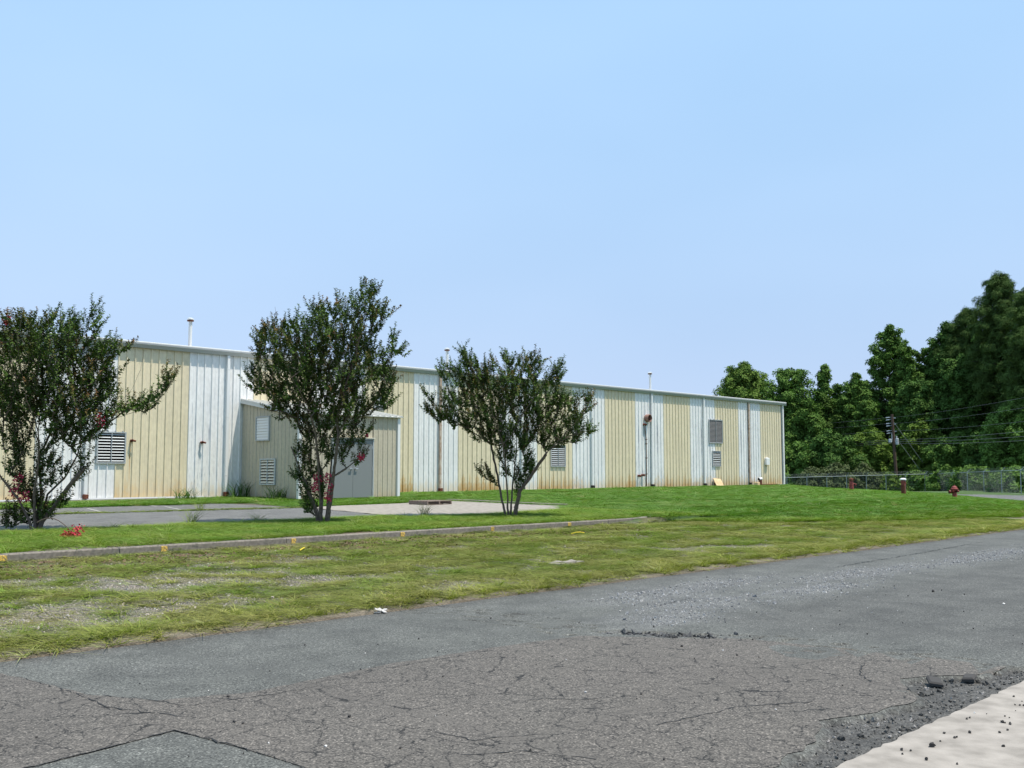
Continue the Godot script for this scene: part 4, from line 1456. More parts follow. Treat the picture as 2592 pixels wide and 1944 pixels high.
func stone_mesh(seed_: int) -> ArrayMesh:
	var r := RandomNumberGenerator.new()
	r.seed = seed_
	var s := SphereMesh.new()
	s.radius = 1.0
	s.height = 2.0
	s.radial_segments = 6
	s.rings = 3
	var a := s.get_mesh_arrays()
	var vs: PackedVector3Array = a[Mesh.ARRAY_VERTEX]
	var idx: PackedInt32Array = a[Mesh.ARRAY_INDEX]
	for k in vs.size():
		var p := vs[k]
		vs[k] = p * (0.8 + 0.35 * sin(p.x * 3.1 + seed_) * cos(p.z * 2.7 + p.y * 2.0 + seed_))
	var g := G.new()
	for q in range(0, idx.size(), 3):
		var nn := (vs[idx[q + 2]] - vs[idx[q]]).cross(vs[idx[q + 1]] - vs[idx[q]]).normalized()
		var k0 := g.vert(vs[idx[q]], nn)
		g.vert(vs[idx[q + 1]], nn); g.vert(vs[idx[q + 2]], nn)
		g.i.append_array([k0, k0 + 1, k0 + 2])
	return g.mesh(M.crumb)


# ---------------------------------------------------------------- smaller things
func build_fence() -> void:
	var t := thing("chain_link_fence", "grey chain link fence with slanted barbed wire arms before the trees", "fence")
	var line := [[Vector2(76.0, -57.0), 0.60], [Vector2(85.9, -49.1), 0.78], [Vector2(98.15, -39.17), 1.15], [Vector2(83.2, -25.9), 1.54], [Vector2(70.0, -17.2), 1.72]]
	var mg := G.new()
	var bw := G.new()
	for s in line.size() - 1:
		var a: Vector2 = line[s][0]
		var b: Vector2 = line[s + 1][0]
		var len_ := (b - a).length()
		var cnt := int(round(len_ / (1.98 if s < 2 else 3.1)))
		var along := (b - a) / len_
		var nrm := Vector3(along.y, 0, -along.x)
		if nrm.dot(RIGHT) < 0: nrm = -nrm
		var arm := (nrm * 0.55 + RIGHT * 0.35 + Vector3(0, 0.75, 0)).normalized() * 0.42
		var top_at := func(f: float) -> Vector3:
			var p := a.lerp(b, f)
			return Vector3(p.x, lerpf(line[s][1], line[s + 1][1], f), p.y)
		for k in cnt + (1 if s == line.size() - 2 else 0):
			var tp: Vector3 = top_at.call(float(k) / cnt)
			var pg := G.new()
			pg.frustum(Vector3(tp.x, land(tp.x, tp.z) - 0.1, tp.z), tp + Vector3(0, 0.03, 0), 0.033, 0.033, 8, true)
			var po := put("post", pg.mesh(M.galvanised), t)
			var ag := G.new()
			ag.frustum(tp, tp + arm, 0.024, 0.014, 6, true)
			put("barbed_wire_arm", ag.mesh(M.galvanised), po)
		var rg := G.new()
		rg.tube([top_at.call(0.0), top_at.call(0.5), top_at.call(1.0)], 0.027, 0.027, 8)
		put("top_rail", rg.mesh(M.galvanised), t)
		for w in 3:
			var pts := []
			for k in cnt + 1: pts.append(top_at.call(float(k) / cnt) + arm * (0.4 + 0.29 * w))
			bw.tube(pts, 0.005, 0.005, 3)
		var wires := int(len_ / 0.085)
		for k in wires:
			for d in 2:
				var f0 := float(k) / wires
				var t0: Vector3 = top_at.call(f0)
				var hgt: float = t0.y - land(t0.x, t0.z)
				var f1 := f0 + (hgt * 0.9 / len_) * (1 if d else -1)
				if f1 < 0 or f1 > 1: continue
				var t1: Vector3 = top_at.call(f1)
				var lo := Vector3(t1.x, land(t1.x, t1.z), t1.z)
				mg.frustum(t0, lo, 0.0017, 0.0017, 3)
	put("wire_mesh", mg.mesh(M.wire), t).set_meta("kind", "stuff")
	put("barbed_wire", bw.mesh(M.wire), t).set_meta("kind", "stuff")


func build_pole() -> void:
	var foot := RIGHT * 38.03 - NEAR * 101.0
	foot.y = land(foot.x, foot.z) - 0.2
	var t := thing("utility_pole", "brown wooden utility pole with transformers behind the chain link fence", "utility pole", foot)
	var top := Vector3(-0.32 * RIGHT.x, 7.05 - foot.y, -0.32 * RIGHT.z)
	var on := func(y: float) -> Vector3: return top * ((y - foot.y) / top.y)
	var g := G.new()
	g.frustum(Vector3.ZERO, top, 0.17, 0.125, 12, true)
	put("pole", g.mesh(M.pole_wood), t)
	for y in [6.68, 6.08, 5.36]:
		for d in 2:
			var ig := G.new()
			var a: Vector3 = on.call(y + (0.09 if d else -0.14))
			ig.tube([a - RIGHT * 0.1, a - RIGHT * 0.30 - Vector3(0, 0.03, 0)], 0.02, 0.02, 6)
			var ax := Basis(NEAR, PI / 2 + 0.15)
			for k in 4:
				ig.lathe(a - RIGHT * (0.30 + 0.085 * k) - Vector3(0, 0.03 + 0.012 * k, 0), [Vector2(0.02, 0), Vector2(0.055, 0.02), Vector2(0.05, 0.045), Vector2(0.02, 0.085)], 10, ax)
			put("insulator", ig.mesh(M.porcelain), t)
		var ag := G.new()
		var c: Vector3 = on.call(y)
		ag.box(c + RIGHT * 0.2, Vector3(0.28, 0.06, 0.06), Basis(RIGHT, Vector3.UP, NEAR))
		put("bracket", ag.mesh(M.porcelain), t)
	for q in [[0.30, 4.35, 0.16, 0.62, 1.0], [-0.38, 4.42, 0.15, 0.34, 0.0]]:
		var tg := G.new()
		var c: Vector3 = on.call(q[1]) + RIGHT * q[0] + NEAR * 0.06
		tg.lathe(c - Vector3(0, q[3] / 2, 0), [Vector2(0, 0), Vector2(q[2], 0.01), Vector2(q[2], q[3] - 0.05), Vector2(q[2] * 0.9, q[3]), Vector2(0, q[3] + 0.03)], 14)
		tg.box(c - RIGHT * signf(q[0]) * q[2], Vector3(0.1, 0.2, 0.08), Basis(RIGHT, Vector3.UP, NEAR))
		var tr := put("transformer", tg.mesh(M.tank_grey), t)
		if q[4] > 0.5:
			var bg := G.new()
			bg.lathe(c + Vector3(-0.04, q[3] / 2, 0), [Vector2(0.03, 0), Vector2(0.05, 0.05), Vector2(0.03, 0.1), Vector2(0.05, 0.14), Vector2(0.025, 0.22), Vector2(0, 0.24)], 10)
			put("bushing", bg.mesh(M.porcelain), tr)
	var fg := G.new()
	fg.frustum(on.call(4.5) - RIGHT * 0.2 + NEAR * 0.1, on.call(5.15) - RIGHT * 0.18 + NEAR * 0.1, 0.035, 0.03, 8, true)
	put("fuse_cutout", fg.mesh(M.porcelain), t)
	for q in [[6.45, 2.6, 2.3], [5.1, 2.5, 1.2]]:
		var gg := G.new()
		gg.frustum(on.call(q[0]), on.call(q[2]) + RIGHT * q[1] + NEAR * 0.3, 0.022, 0.022, 5)
		put("guy_wire", gg.mesh(M.aluminium_wire), t)
	# the wires on either side of the pole
	var k := 0
	var word := ["topmost", "second highest", "third highest", "fourth highest", "second lowest", "lowest"]
	for q in [[6.72, 6.2, 6.95], [6.12, 6.0, 6.18], [5.40, 5.35, 5.1], [4.52, 4.35, 4.52], [4.36, 4.1, 4.05], [4.18, 3.9, 3.7]]:
		var wg := G.new()
		var pole: Vector3 = on.call(q[0]) + foot
		for e in [RIGHT * 15.0 - NEAR * 131.0 + Vector3(0, q[1], 0), RIGHT * 35.0 - NEAR * 55.0 + Vector3(0, q[2] + 0.05, 0)]:
			var pts := []
			for s in 13:
				var f := s / 12.0
				pts.append(pole.lerp(e, f) - Vector3(0, 1.2 * f * (1.0 - f), 0) - RIGHT * (0.5 if k < 3 and s == 0 and e.dot(RIGHT) < 20 else 0.0))
			wg.tube(pts, 0.007 if k < 3 else 0.011, 0.007 if k < 3 else 0.011, 4)
		tag(put("power_line", wg.mesh(M.aluminium_wire if k < 3 else M.cable)), "%s overhead wire on the utility pole" % word[k], "wire", "overhead wires on the utility pole")
		k += 1


func build_hydrants() -> void:
	var f0 := RIGHT * ((2154 - 1296) / 2587.0 * 60.0) - NEAR * 60.0
	f0.y = land(f0.x, f0.z) - 0.03
	var t := thing("post_indicator", "short red rusted valve post on the lawn, bent arm at its side", "valve post", f0, 0.0, "red fire main fittings on the lawn")
	var g := G.new()
	g.lathe(Vector3.ZERO, [Vector2(0.135, 0), Vector2(0.125, 0.02), Vector2(0.12, 0.52), Vector2(0.105, 0.55), Vector2(0.105, 0.62)], 14)
	put("barrel", g.mesh(M.red_iron), t)
	var h := G.new()
	h.lathe(Vector3(0, 0.62, 0), [Vector2(0.11, 0), Vector2(0.14, 0.02), Vector2(0.13, 0.12), Vector2(0.07, 0.17), Vector2(0, 0.18)], 14)
	h.box(RIGHT * 0.05 + Vector3(0, 0.72, 0) + NEAR * 0.07, Vector3(0.19, 0.05, 0.10), Basis(RIGHT, Vector3.UP, NEAR))
	put("head", h.mesh(M.rust), t)
	var w := G.new()
	w.tube([Vector3(0, 0.45, 0), RIGHT * 0.18 + Vector3(0, 0.47, 0), RIGHT * 0.30 + Vector3(0, 0.42, 0)], 0.035, 0.025, 8)
	w.tube([RIGHT * 0.20 + Vector3(0, 0.47, 0), RIGHT * 0.24 + Vector3(0, 0.36, 0)], 0.03, 0.03, 8)
	put("arm", w.mesh(M.red_iron), t)
	var f1 := RIGHT * ((2285 - 1296) / 2587.0 * 57.0) - NEAR * 57.0
	f1.y = land(f1.x, f1.z) - 0.03
	t = thing("post_indicator", "taller reddish brown valve post with white cap on the lawn", "valve post", f1, 0.0, "red fire main fittings on the lawn")
	g = G.new()
	g.lathe(Vector3.ZERO, [Vector2(0.14, 0), Vector2(0.13, 0.02), Vector2(0.125, 0.62), Vector2(0.10, 0.66)], 14)
	put("barrel", g.mesh(M.rust), t)
	h = G.new()
	h.lathe(Vector3(0, 0.64, 0), [Vector2(0.11, 0), Vector2(0.115, 0.12), Vector2(0.13, 0.15), Vector2(0.12, 0.24), Vector2(0.09, 0.27)], 14)
	h.box(RIGHT * 0.10 + Vector3(0, 0.72, 0), Vector3(0.08, 0.14, 0.12), Basis(RIGHT, Vector3.UP, NEAR))
	put("indicator_head", h.mesh(M.red_iron), t)
	var c := G.new()
	c.lathe(Vector3(0, 0.90, 0), [Vector2(0.175, 0.0), Vector2(0.18, 0.05), Vector2(0.11, 0.10), Vector2(0, 0.115)], 16)
	put("cap", c.mesh(M.white_paint), t)
	var f2 := RIGHT * ((2414 - 1296) / 2587.0 * 57.0) - NEAR * 57.0
	f2.y = land(f2.x, f2.z) - 0.03
	t = thing("fire_hydrant", "dark red fire hydrant with domed bonnet at the lawn's right end", "fire hydrant", f2, 0.0, "red fire main fittings on the lawn")
	g = G.new()
	g.lathe(Vector3.ZERO, [Vector2(0.16, 0), Vector2(0.16, 0.04), Vector2(0.125, 0.05), Vector2(0.12, 0.40), Vector2(0.15, 0.46), Vector2(0.155, 0.50)], 16)
	put("barrel", g.mesh(M.red_iron), t)
	h = G.new()
	h.lathe(Vector3(0, 0.50, 0), [Vector2(0.20, 0), Vector2(0.20, 0.03), Vector2(0.16, 0.05), Vector2(0.14, 0.12), Vector2(0.08, 0.18), Vector2(0.035, 0.19), Vector2(0.03, 0.24), Vector2(0, 0.24)], 16)
	put("bonnet", h.mesh(M.red_iron), t)
	for q in [[-1.0, 0.0, 0.36, 0.085, 0.30], [1.0, 0.0, 0.40, 0.06, 0.22], [0.0, 1.0, 0.40, 0.06, 0.22], [-0.75, 0.6, 0.38, 0.055, 0.24]]:
		var n := G.new()
		var d: Vector3 = (RIGHT * q[0] + NEAR * q[1]).normalized()
		n.frustum(Vector3(0, q[2], 0), d * q[4] + Vector3(0, q[2], 0), q[3], q[3], 12, true)
		n.frustum(d * (q[4] - 0.06) + Vector3(0, q[2], 0), d * (q[4] + 0.01) + Vector3(0, q[2], 0), q[3] * 1.25, q[3] * 1.25, 6, true)
		n.frustum(d * q[4] + Vector3(0, q[2], 0), d * (q[4] + 0.05) + Vector3(0, q[2], 0), 0.022, 0.02, 5, true)
		put("outlet", n.mesh(M.red_iron), t)


func build_clutter() -> void:
	rng.seed = 11
	# pallet
	var py := land(22.9, -25.8) + 0.02
	var t := thing("pallet", "weathered grey wooden pallet lying on the concrete pad", "pallet", Vector3(22.95, py, -25.75), -0.06)
	var wood: StandardMaterial3D = M.grey_wood
	for x in [-0.50, 0.0, 0.50]:
		var g := G.new()
		g.box(Vector3(x, 0.065, 0), Vector3(0.045, 0.09, 1.0))
		put("stringer", g.mesh(wood), t)
	for k in 7:
		var g := G.new()
		g.box(Vector3(jit(0.006), 0.121 + jit(0.002), -0.45 + 0.15 * k), Vector3(1.06 + jit(0.02), 0.02, 0.095), Basis(Vector3.UP, jit(0.015)))
		put("deck_board", g.mesh(wood), t)
	for k in 3:
		var g := G.new()
		g.box(Vector3(0, 0.010, -0.45 + 0.45 * k), Vector3(1.05, 0.018, 0.095))
		put("bottom_board", g.mesh(wood), t)
	# plywood offcut leaning on the wall
	var pg := G.new()
	pg.bevel(Vector3(0, 0.28, 0), Vector3(0.80, 0.56, 0.018), 0.003)
	var ply := put("plywood_board", pg.mesh(M.plywood), null, Vector3(54.15, land(54.1, -34.0), -34.12))
	ply.rotation = Vector3(-0.55, 0.0, -0.10)
	tag(ply, "pale plywood offcut leaning against the foot of the warehouse wall", "board")
	# standpipe group beside the last downspout
	t = thing("standpipe", "short rusty standpipe with white cap at the warehouse foot", "pipe", Vector3(58.85, land(58.8, -34.0), -34.1))
	var g := G.new()
	g.frustum(Vector3(0, 0, 0), Vector3(0, 0.36, 0), 0.085, 0.085, 12, true)
	g.frustum(Vector3(0.12, 0.0, 0), Vector3(0.12, 0.40, 0), 0.06, 0.06, 12, true)
	put("pipe", g.mesh(M.rust), t)
	g = G.new()
	g.frustum(Vector3(-0.18, 0.40, 0), Vector3(0.16, 0.43, 0), 0.085, 0.085, 12, true)
	put("cap", g.mesh(M.white_paint), t)
	g = G.new()
	g.bevel(Vector3(0, 0.11, 0), Vector3(0.42, 0.22, 0.24), 0.02)
	var ob := put("wood_block", g.mesh(M.plywood), null, Vector3(58.40, land(58.4, -34.0), -34.08))
	ob.rotation.y = 0.15
	tag(ob, "orange brown wooden block beside the rusty standpipe", "block")
	g = G.new()
	g.bevel(Vector3(0, 0.05, 0), Vector3(1.75, 0.09, 0.12), 0.01)
	var bm := put("steel_beam", g.mesh(M.rust), null, Vector3(59.5, land(59.5, -33.9), -33.85))
	bm.rotation.y = -0.05
	tag(bm, "dark rusty steel bar lying at the warehouse foot", "bar")
	# litter
	g = G.new()
	for k in 7:
		g.box(Vector3(jit(0.06), 0.010 + 0.005 * k, jit(0.03)), Vector3(0.07, 0.006, 0.045), Basis(rdir(), jit(0.6)) * Basis(Vector3.UP, rng.randf() * 3.0))
	tag(put("crumpled_paper", g.mesh(M.litter_white), null, Vector3(7.42, 0.0, -9.14)), "crumpled whitish paper at the grassy edge of the road", "litter")
	g = G.new()
	for k in 5:
		g.box(Vector3(jit(0.16), 0.02 + jit(0.01), jit(0.07)), Vector3(0.24, 0.03, 0.12), Basis(rdir(), jit(0.25)))
	g.box(Vector3(0.05, 0.015, 0), Vector3(0.75, 0.03, 0.26), Basis(Vector3.UP, 0.15))
	tag(put("concrete_scrap", g.mesh(M.concrete), null, Vector3(12.65, land(12.65, -10.95) - 0.012, -10.95)), "flat whitish slab scrap lying in the verge grass", "slab")
	for q in [[10.07, -14.5, 0.6, "thin yellow strip lying in the verge below the second crape myrtle"], [16.88, -14.2, -0.5, "thin yellow strip lying in the verge near the kerb's right end"]]:
		g = G.new()
		g.tube([Vector3(-0.15, 0.02, 0), Vector3(-0.04, 0.05, 0.02), Vector3(0.06, 0.05, 0), Vector3(0.16, 0.03, -0.03)], 0.012, 0.012, 6)
		var ys := put("yellow_strip", g.mesh(M.litter_yellow), null, Vector3(q[0], land(q[0], q[1]) + 0.01, q[1]))
		ys.rotation.y = q[2]
		tag(ys, q[3], "litter", "yellow strips in the verge")
	# red sprig low in the grass, dry branch bending over to it
	g = G.new()
	for k in 360:
		var d := rdir()
		var p := Vector3(d.x * 0.20, absf(d.y) * 0.10, d.z * 0.14) * pow(rng.randf(), 0.5)
		if rng.randf() < 0.25: p += Vector3(0.10, 0.16, 0) * rng.randf()
		var x := rdir() * 0.014
		var y := x.cross(rdir()).normalized() * 0.014
		g.col = Color(0.46, 0.012, 0.035).lerp(Color(0.62, 0.06, 0.10), rng.randf()) * rng.randf_range(0.7, 1.1)
		g.quad(p - x - y, p + x - y, p + x + y, p - x + y)
	t = thing("fallen_blossom", "bright crimson blossom drooping in the grass by the kerb", "blossom", Vector3(7.75, land(7.75, -18.2) + 0.03, -18.2))
	t.rotation.y = -0.8
	put("petals", g.mesh(M.petal), t).set_meta("kind", "stuff")
	g = G.new()
	var pts := []
	for s in 9:
		var f := s / 8.0
		pts.append(-RIGHT * (1.0 - f) * 0.62 + Vector3(0, 0.06 + 0.34 * sin(PI * lerpf(0.75, 0.04, f)) * 0.8, 0))
	g.tube(pts, 0.012, 0.006, 6)
	var stem := put("stem", g.mesh(M.smooth_bark), t)
	stem.rotation.y = 0.8
	# weeds
	var tall := tuft_mesh(46, 0.10, 91, 0.0045)
	var wide := tuft_mesh(90, 0.30, 92, 0.008)
	for q in [[11.6, -21.0, 0.28, 0, "tall pale grassy weed at the near edge of the parking lot"], [13.1, -20.7, 0.18, 0, "short grassy weed at the lot edge left of the middle tree"], [17.6, -20.0, 0.30, 0, "grassy weed clump on the near edge of the concrete pad"],
			[18.2, -33.4, 0.34, 1, "bushy green weed clump against the warehouse foot beside the ledge"], [15.4, -27.4, 0.26, 0, "small dry weed standing in the seam of the parking lot"], [20.7, -33.9, 0.55, 1, "straggly weeds in the corner between warehouse and lean-to"], [20.8, -31.6, 0.4, 1, "low weeds along the lean-to's left wall"]]:
		var wt := thing("weed", q[4], "weed", Vector3(q[0], land(q[0], q[1]) - 0.01, q[1]), rng.randf() * TAU, "weeds")
		var m2: StandardMaterial3D = M.weed_a if q[3] == 0 else M.weed_b
		var bl := put("blades", tall if q[3] == 0 else wide, wt)
		bl.material_override = m2
		bl.scale = Vector3(1.0 if q[3] == 0 else 1.2, q[2] * 1.5, 1.0 if q[3] == 0 else 1.2)
		bl.set_meta("kind", "stuff")
	# broken asphalt on the apron and along the broken edge
	var chunk := stone_mesh(8)
	var xs := []
	var cs := PackedColorArray()
	for k in 3600:
		var u := rng.randf_range(4.3, 11.0)
		var v := rng.randf_range(-3.5, -2.62)
		if broken(u, v) < 0.5: continue
		if v > -2.72 and rng.randf() < 0.6: continue
		var s := 0.0065 * exp(rng.randfn() * 0.55)
		xs.append(Transform3D(Basis(rdir(), rng.randf() * TAU) * Basis.from_scale(Vector3(s, s * 0.7, s * 1.2)), Vector3(u, road_y(u, v) + s * 0.3, v)))
		var cc := Color(0.075, 0.072, 0.066) * rng.randf_range(0.5, 2.2)
		if rng.randf() < 0.12: cc = Color(0.30, 0.28, 0.26)
		cs.append(cc)
	for k in 2600:
		var v := rng.randf_range(-6.7, -5.3)
		var u := lerpf(7.97, 8.62, (v + 6.62) / 1.25) + 0.1 + rng.randfn() * 0.16
		if broken(u, v) < 0.3: continue
		var s := 0.009 * exp(rng.randfn() * 0.6)
		xs.append(Transform3D(Basis(rdir(), rng.randf() * TAU) * Basis.from_scale(Vector3(s, s * 0.6, s * 1.4)), Vector3(u, road_y(u, v) + s * 0.3, v)))
		cs.append(Color(0.05, 0.05, 0.05) * rng.randf_range(0.4, 2.5))
	for k in 26000:      # loose pale stones where the binder has worn away
		var u := rng.randf_range(8.8, 24.0)
		var v := rng.randf_range(-8.7, -5.9)
		if rng.randf() > pow(ravelled(u, v), 1.5): continue
		var s := 0.0075 * exp(rng.randfn() * 0.4)
		xs.append(Transform3D(Basis(rdir(), rng.randf() * TAU) * Basis.from_scale(Vector3(s, s * 0.6, s * 1.2)), Vector3(u, road_y(u, v) + s * 0.2, v)))
		cs.append(Color(0.245, 0.25, 0.26).lerp(Color(0.40, 0.38, 0.35), pow(rng.randf(), 2.0)) * rng.randf_range(0.5, 1.3))
	for k in 900:      # grit strewn over road and apron
		var u := rng.randf_range(2.5, 14.0)
		var v := rng.randf_range(-8.0, -1.2)
		if v > -2.6 and rng.randf() > exp(-(v + 2.6) * 1.1) * smoothstep(4.6, 7.0, u): continue
		if v <= -2.6 and rng.randf() < 0.72: continue
		var s := 0.006 * exp(rng.randfn() * 0.4)
		xs.append(Transform3D(Basis(rdir(), rng.randf() * TAU).scaled(Vector3(s, s, s)), Vector3(u, (0.0 if v > -2.64 else road_y(u, v) + 0.004) + s * 0.5, v)))
		cs.append(Color(0.045, 0.042, 0.04) * rng.randf_range(0.6, 1.6) if rng.randf() < 0.85 else Color(0.6, 0.58, 0.55))
	scatter("asphalt_crumbs", chunk, xs, cs)
	var cm := []
	for s in 3:
		cm.append(stone_mesh(20 + s))
	var dark := mat("asphalt_lump", Color(0.05, 0.046, 0.043), 0.95)
	for m in cm:
		(m as ArrayMesh).surface_set_material(0, dark)
	for k in 110:
		var u := 0.0
		var v := 0.0
		if k < 45:
			u = rng.randf_range(8.1, 10.6)
			v = -2.62 + absf(rng.randfn()) * 0.16
		else:
			u = rng.randf_range(5.6, 9.0)
			v = -2.55 + absf(rng.randfn()) * 0.5
		var s := 0.0075 * exp(absf(rng.randfn()) * 0.42)
		var o := put("asphalt_lump", cm[k % 3], null, Vector3(u, s * 0.55, v))
		o.basis = Basis(rdir(), rng.randf() * TAU) * Basis.from_scale(Vector3(s, s * 0.8, s * 1.1))
		tag(o, "loose black asphalt lump on the pale concrete at lower right", "asphalt lump", "asphalt lumps on the concrete")
	# two flat slabs of asphalt tilted in the hollow
	for q in [[7.98, -3.16, 0.20, 0.10, 0.10, 0.5], [8.3, -3.02, 0.15, 0.09, -0.10, 0.2]]:
		g = G.new()
		g.bevel(Vector3.ZERO, Vector3(q[2], 0.03, q[3]), 0.012)
		var o := put("asphalt_slab", g.mesh(dark), null, Vector3(q[0], 0.005, q[1]))
		o.rotation = Vector3(q[4], q[5], 0.06)
		tag(o, "flat black slab of broken asphalt in the hollow, %s" % ("larger and nearer of two" if q[2] > 0.18 else "smaller and farther of two"), "asphalt slab", "flat asphalt slabs in the hollow")


func build_woods() -> void:
	for k in 3:
		sprays.append(spray_mesh(9, 0.27, 0.21, 40 + k))
		needles.append(spray_mesh(14, 0.26, 0.26, 60 + k, 0.20))
	var mid_green := Color(0.113, 0.202, 0.043)
	var deep_green := Color(0.082, 0.158, 0.037)
	var pine_green := Color(0.076, 0.128, 0.034)
	var bright_green := Color(0.135, 0.216, 0.040)
	var grey_green := Color(0.100, 0.130, 0.056)
	broad_tree("broadleaf_tree", "light green rounded tree rising above the warehouse roof", 98.6, -58.9, 13.0, 3.3, "round", 301, Color(0.135, 0.215, 0.045), 1.3, 0.55)
	broad_tree("broadleaf_tree", "upright green tree just right of the warehouse corner", 98.4, -53.4, 12.1, 2.9, "oval", 302, mid_green, 1.3)
	broad_tree("feathery_tree", "pointed feathery green tree, second right of the warehouse", 102.7, -51.8, 12.7, 2.7, "cone", 303, mid_green, 1.3)
	broad_tree("broadleaf_tree", "narrow green tree in the gap left of the tall poplar", 107.0, -51.6, 10.9, 1.9, "oval", 304, deep_green)
	broad_tree("tulip_tree", "tall pointed poplar standing alone against the sky above the utility pole", 109.6, -47.5, 17.2, 5.6, "poplar", 305, mid_green, 1.8, 0.2)
	broad_tree("broadleaf_tree", "slim tree touching the tall poplar's right side", 109.3, -44.8, 15.1, 1.4, "oval", 306, mid_green, 1.0, 0.3)
	broad_tree("broadleaf_tree", "slim tree in the notch between tall poplar and pines", 112.4, -44.5, 15.0, 1.5, "oval", 307, mid_green, 1.0, 0.3)
	broad_tree("broadleaf_tree", "dark tree at the left shoulder of the pine stand", 111.9, -42.1, 17.4, 2.5, "round", 308, deep_green, 1.4, 0.25)
	broad_tree("pine_tree", "dark pine with lumpy crown left of the tallest pine", 111.7, -39.5, 18.6, 2.9, "pine", 309, pine_green, 1.5, 0.3)
	broad_tree("pine_tree", "tallest dark pine at the right edge", 106.0, -33.8, 20.9, 3.1, "pine", 310, pine_green, 1.5, 0.35)
	broad_tree("pine_tree", "dark pine cut off by the right edge", 99.1, -29.4, 18.2, 2.9, "pine", 311, pine_green, 1.4, 0.3)
	broad_tree("broadleaf_tree", "small tree forming the tall poplar's left shoulder", 103.1, -48.4, 11.6, 1.7, "round", 312, mid_green, 1.2, 0.4)
	broad_tree("broadleaf_tree", "dark tree filling the space below the tallest pine", 109.2, -36.3, 15.6, 3.0, "oval", 313, deep_green, 1.5)
	broad_tree("broadleaf_tree", "dark tree below the lumpy pine", 106.9, -38.7, 13.2, 2.7, "oval", 314, deep_green, 1.4)
	broad_tree("broadleaf_tree", "rounded mid green tree just right of the utility pole top", 105.9, -42.7, 10.9, 2.7, "oval", 315, deep_green, 1.4)
	broad_tree("broadleaf_tree", "rounded mid green tree low beside the warehouse corner", 97.7, -51.3, 8.9, 2.1, "oval", 316, mid_green, 1.2, 0.05)
	broad_tree("broadleaf_tree", "bright yellowish mound of a tree left of the utility pole", 101.6, -50.8, 8.9, 2.2, "oval", 317, Color(0.074, 0.129, 0.028), 1.2, 0.05)
	broad_tree("broadleaf_tree", "sunlit green tree around the foot of the utility pole", 101.6, -46.2, 5.5, 2.6, "oval", 318, bright_green, 1.3, 0.1)
	broad_tree("broadleaf_tree", "sunlit drooping tree right of the utility pole", 103.9, -42.0, 6.7, 2.4, "round", 319, bright_green, 1.2, 0.1)
	broad_tree("broadleaf_tree", "low leafy tree behind the fence below the pine stand", 102.3, -37.7, 4.8, 2.4, "oval", 320, mid_green, 1.3, 0.05)
	broad_tree("broadleaf_tree", "low dark tree behind the fence left of the utility pole", 96.6, -48.1, 5.1, 2.8, "oval", 321, deep_green, 1.3, 0.05)
	broad_tree("broadleaf_tree", "low leafy tree behind the fence near the warehouse corner", 94.4, -50.4, 4.0, 2.2, "oval", 322, mid_green, 1.2, 0.05)
	broad_tree("broadleaf_tree", "mid green low tree behind the fence above the hydrant", 100.5, -33.8, 5.2, 2.4, "oval", 323, deep_green, 1.3, 0.05)
	broad_tree("broadleaf_tree", "tall green thicket tree at the right edge above the fence", 98.0, -30.6, 8.0, 2.7, "oval", 324, mid_green, 1.4, 0.05)
	broad_tree("bush", "grey green bush behind the fence, nearest the warehouse", 91.9, -47.5, 1.6, 1.6, "dome", 331, grey_green, 1.6, 0.1, "bushes along the fence")
	broad_tree("bush", "grey green bush behind the fence, beside the short valve post", 93.5, -46.0, 2.0, 2.0, "dome", 332, grey_green, 1.6, 0.1, "bushes along the fence")
	broad_tree("bush", "grey green bush behind the fence, left of the white capped post", 96.3, -44.5, 1.8, 1.8, "dome", 333, grey_green, 1.6, 0.1, "bushes along the fence")
	broad_tree("bush", "green bush behind the fence at the utility pole's foot", 97.6, -42.2, 0.9, 1.3, "dome", 334, bright_green, 1.3, 0.1, "bushes along the fence")
	broad_tree("bush", "green bush behind the fence corner, between white capped post and hydrant", 99.8, -40.6, 1.3, 1.7, "dome", 338, mid_green, 1.4, 0.1, "bushes along the fence")
	broad_tree("bush", "dark leafy bush behind the fence right of the hydrant", 93.5, -33.0, 1.6, 1.9, "dome", 335, mid_green, 1.5, 0.1, "bushes along the fence")
	broad_tree("bush", "dark leafy bush behind the fence at the right edge", 89.5, -28.5, 1.5, 1.7, "dome", 336, mid_green, 1.5, 0.1, "bushes along the fence")
	broad_tree("bush", "green bush behind the fence above the hydrant's bonnet", 97.0, -36.5, 1.5, 1.9, "dome", 337, mid_green, 1.5, 0.1, "bushes along the fence")
	var k := 0
	for q in [[113.4, -58.0, 9.6], [118.0, -55.0, 11.5], [122.0, -51.5, 12.6], [121.0, -47.0, 13.4], [121.5, -42.5, 14.6], [119.0, -37.0, 15.5], [116.0, -31.5, 16.0], [109.0, -27.0, 16.5], [112.0, -22.5, 16.0]]:
		var which: String = ["behind the trees at the warehouse corner", "behind the feathery tree", "behind the gap left of the tall poplar", "behind the tall poplar", "behind the notch beside the pines", "behind the lumpy pine", "behind the tallest pine", "beyond the right edge pine", "farthest right, beyond the pines"][k]
		broad_tree("back_row_tree", "dark tree in the back row, " + which, q[0], q[1], q[2], 3.6, "oval", 350 + k, deep_green, 1.0, 0.04, "back row of trees")
		k += 1


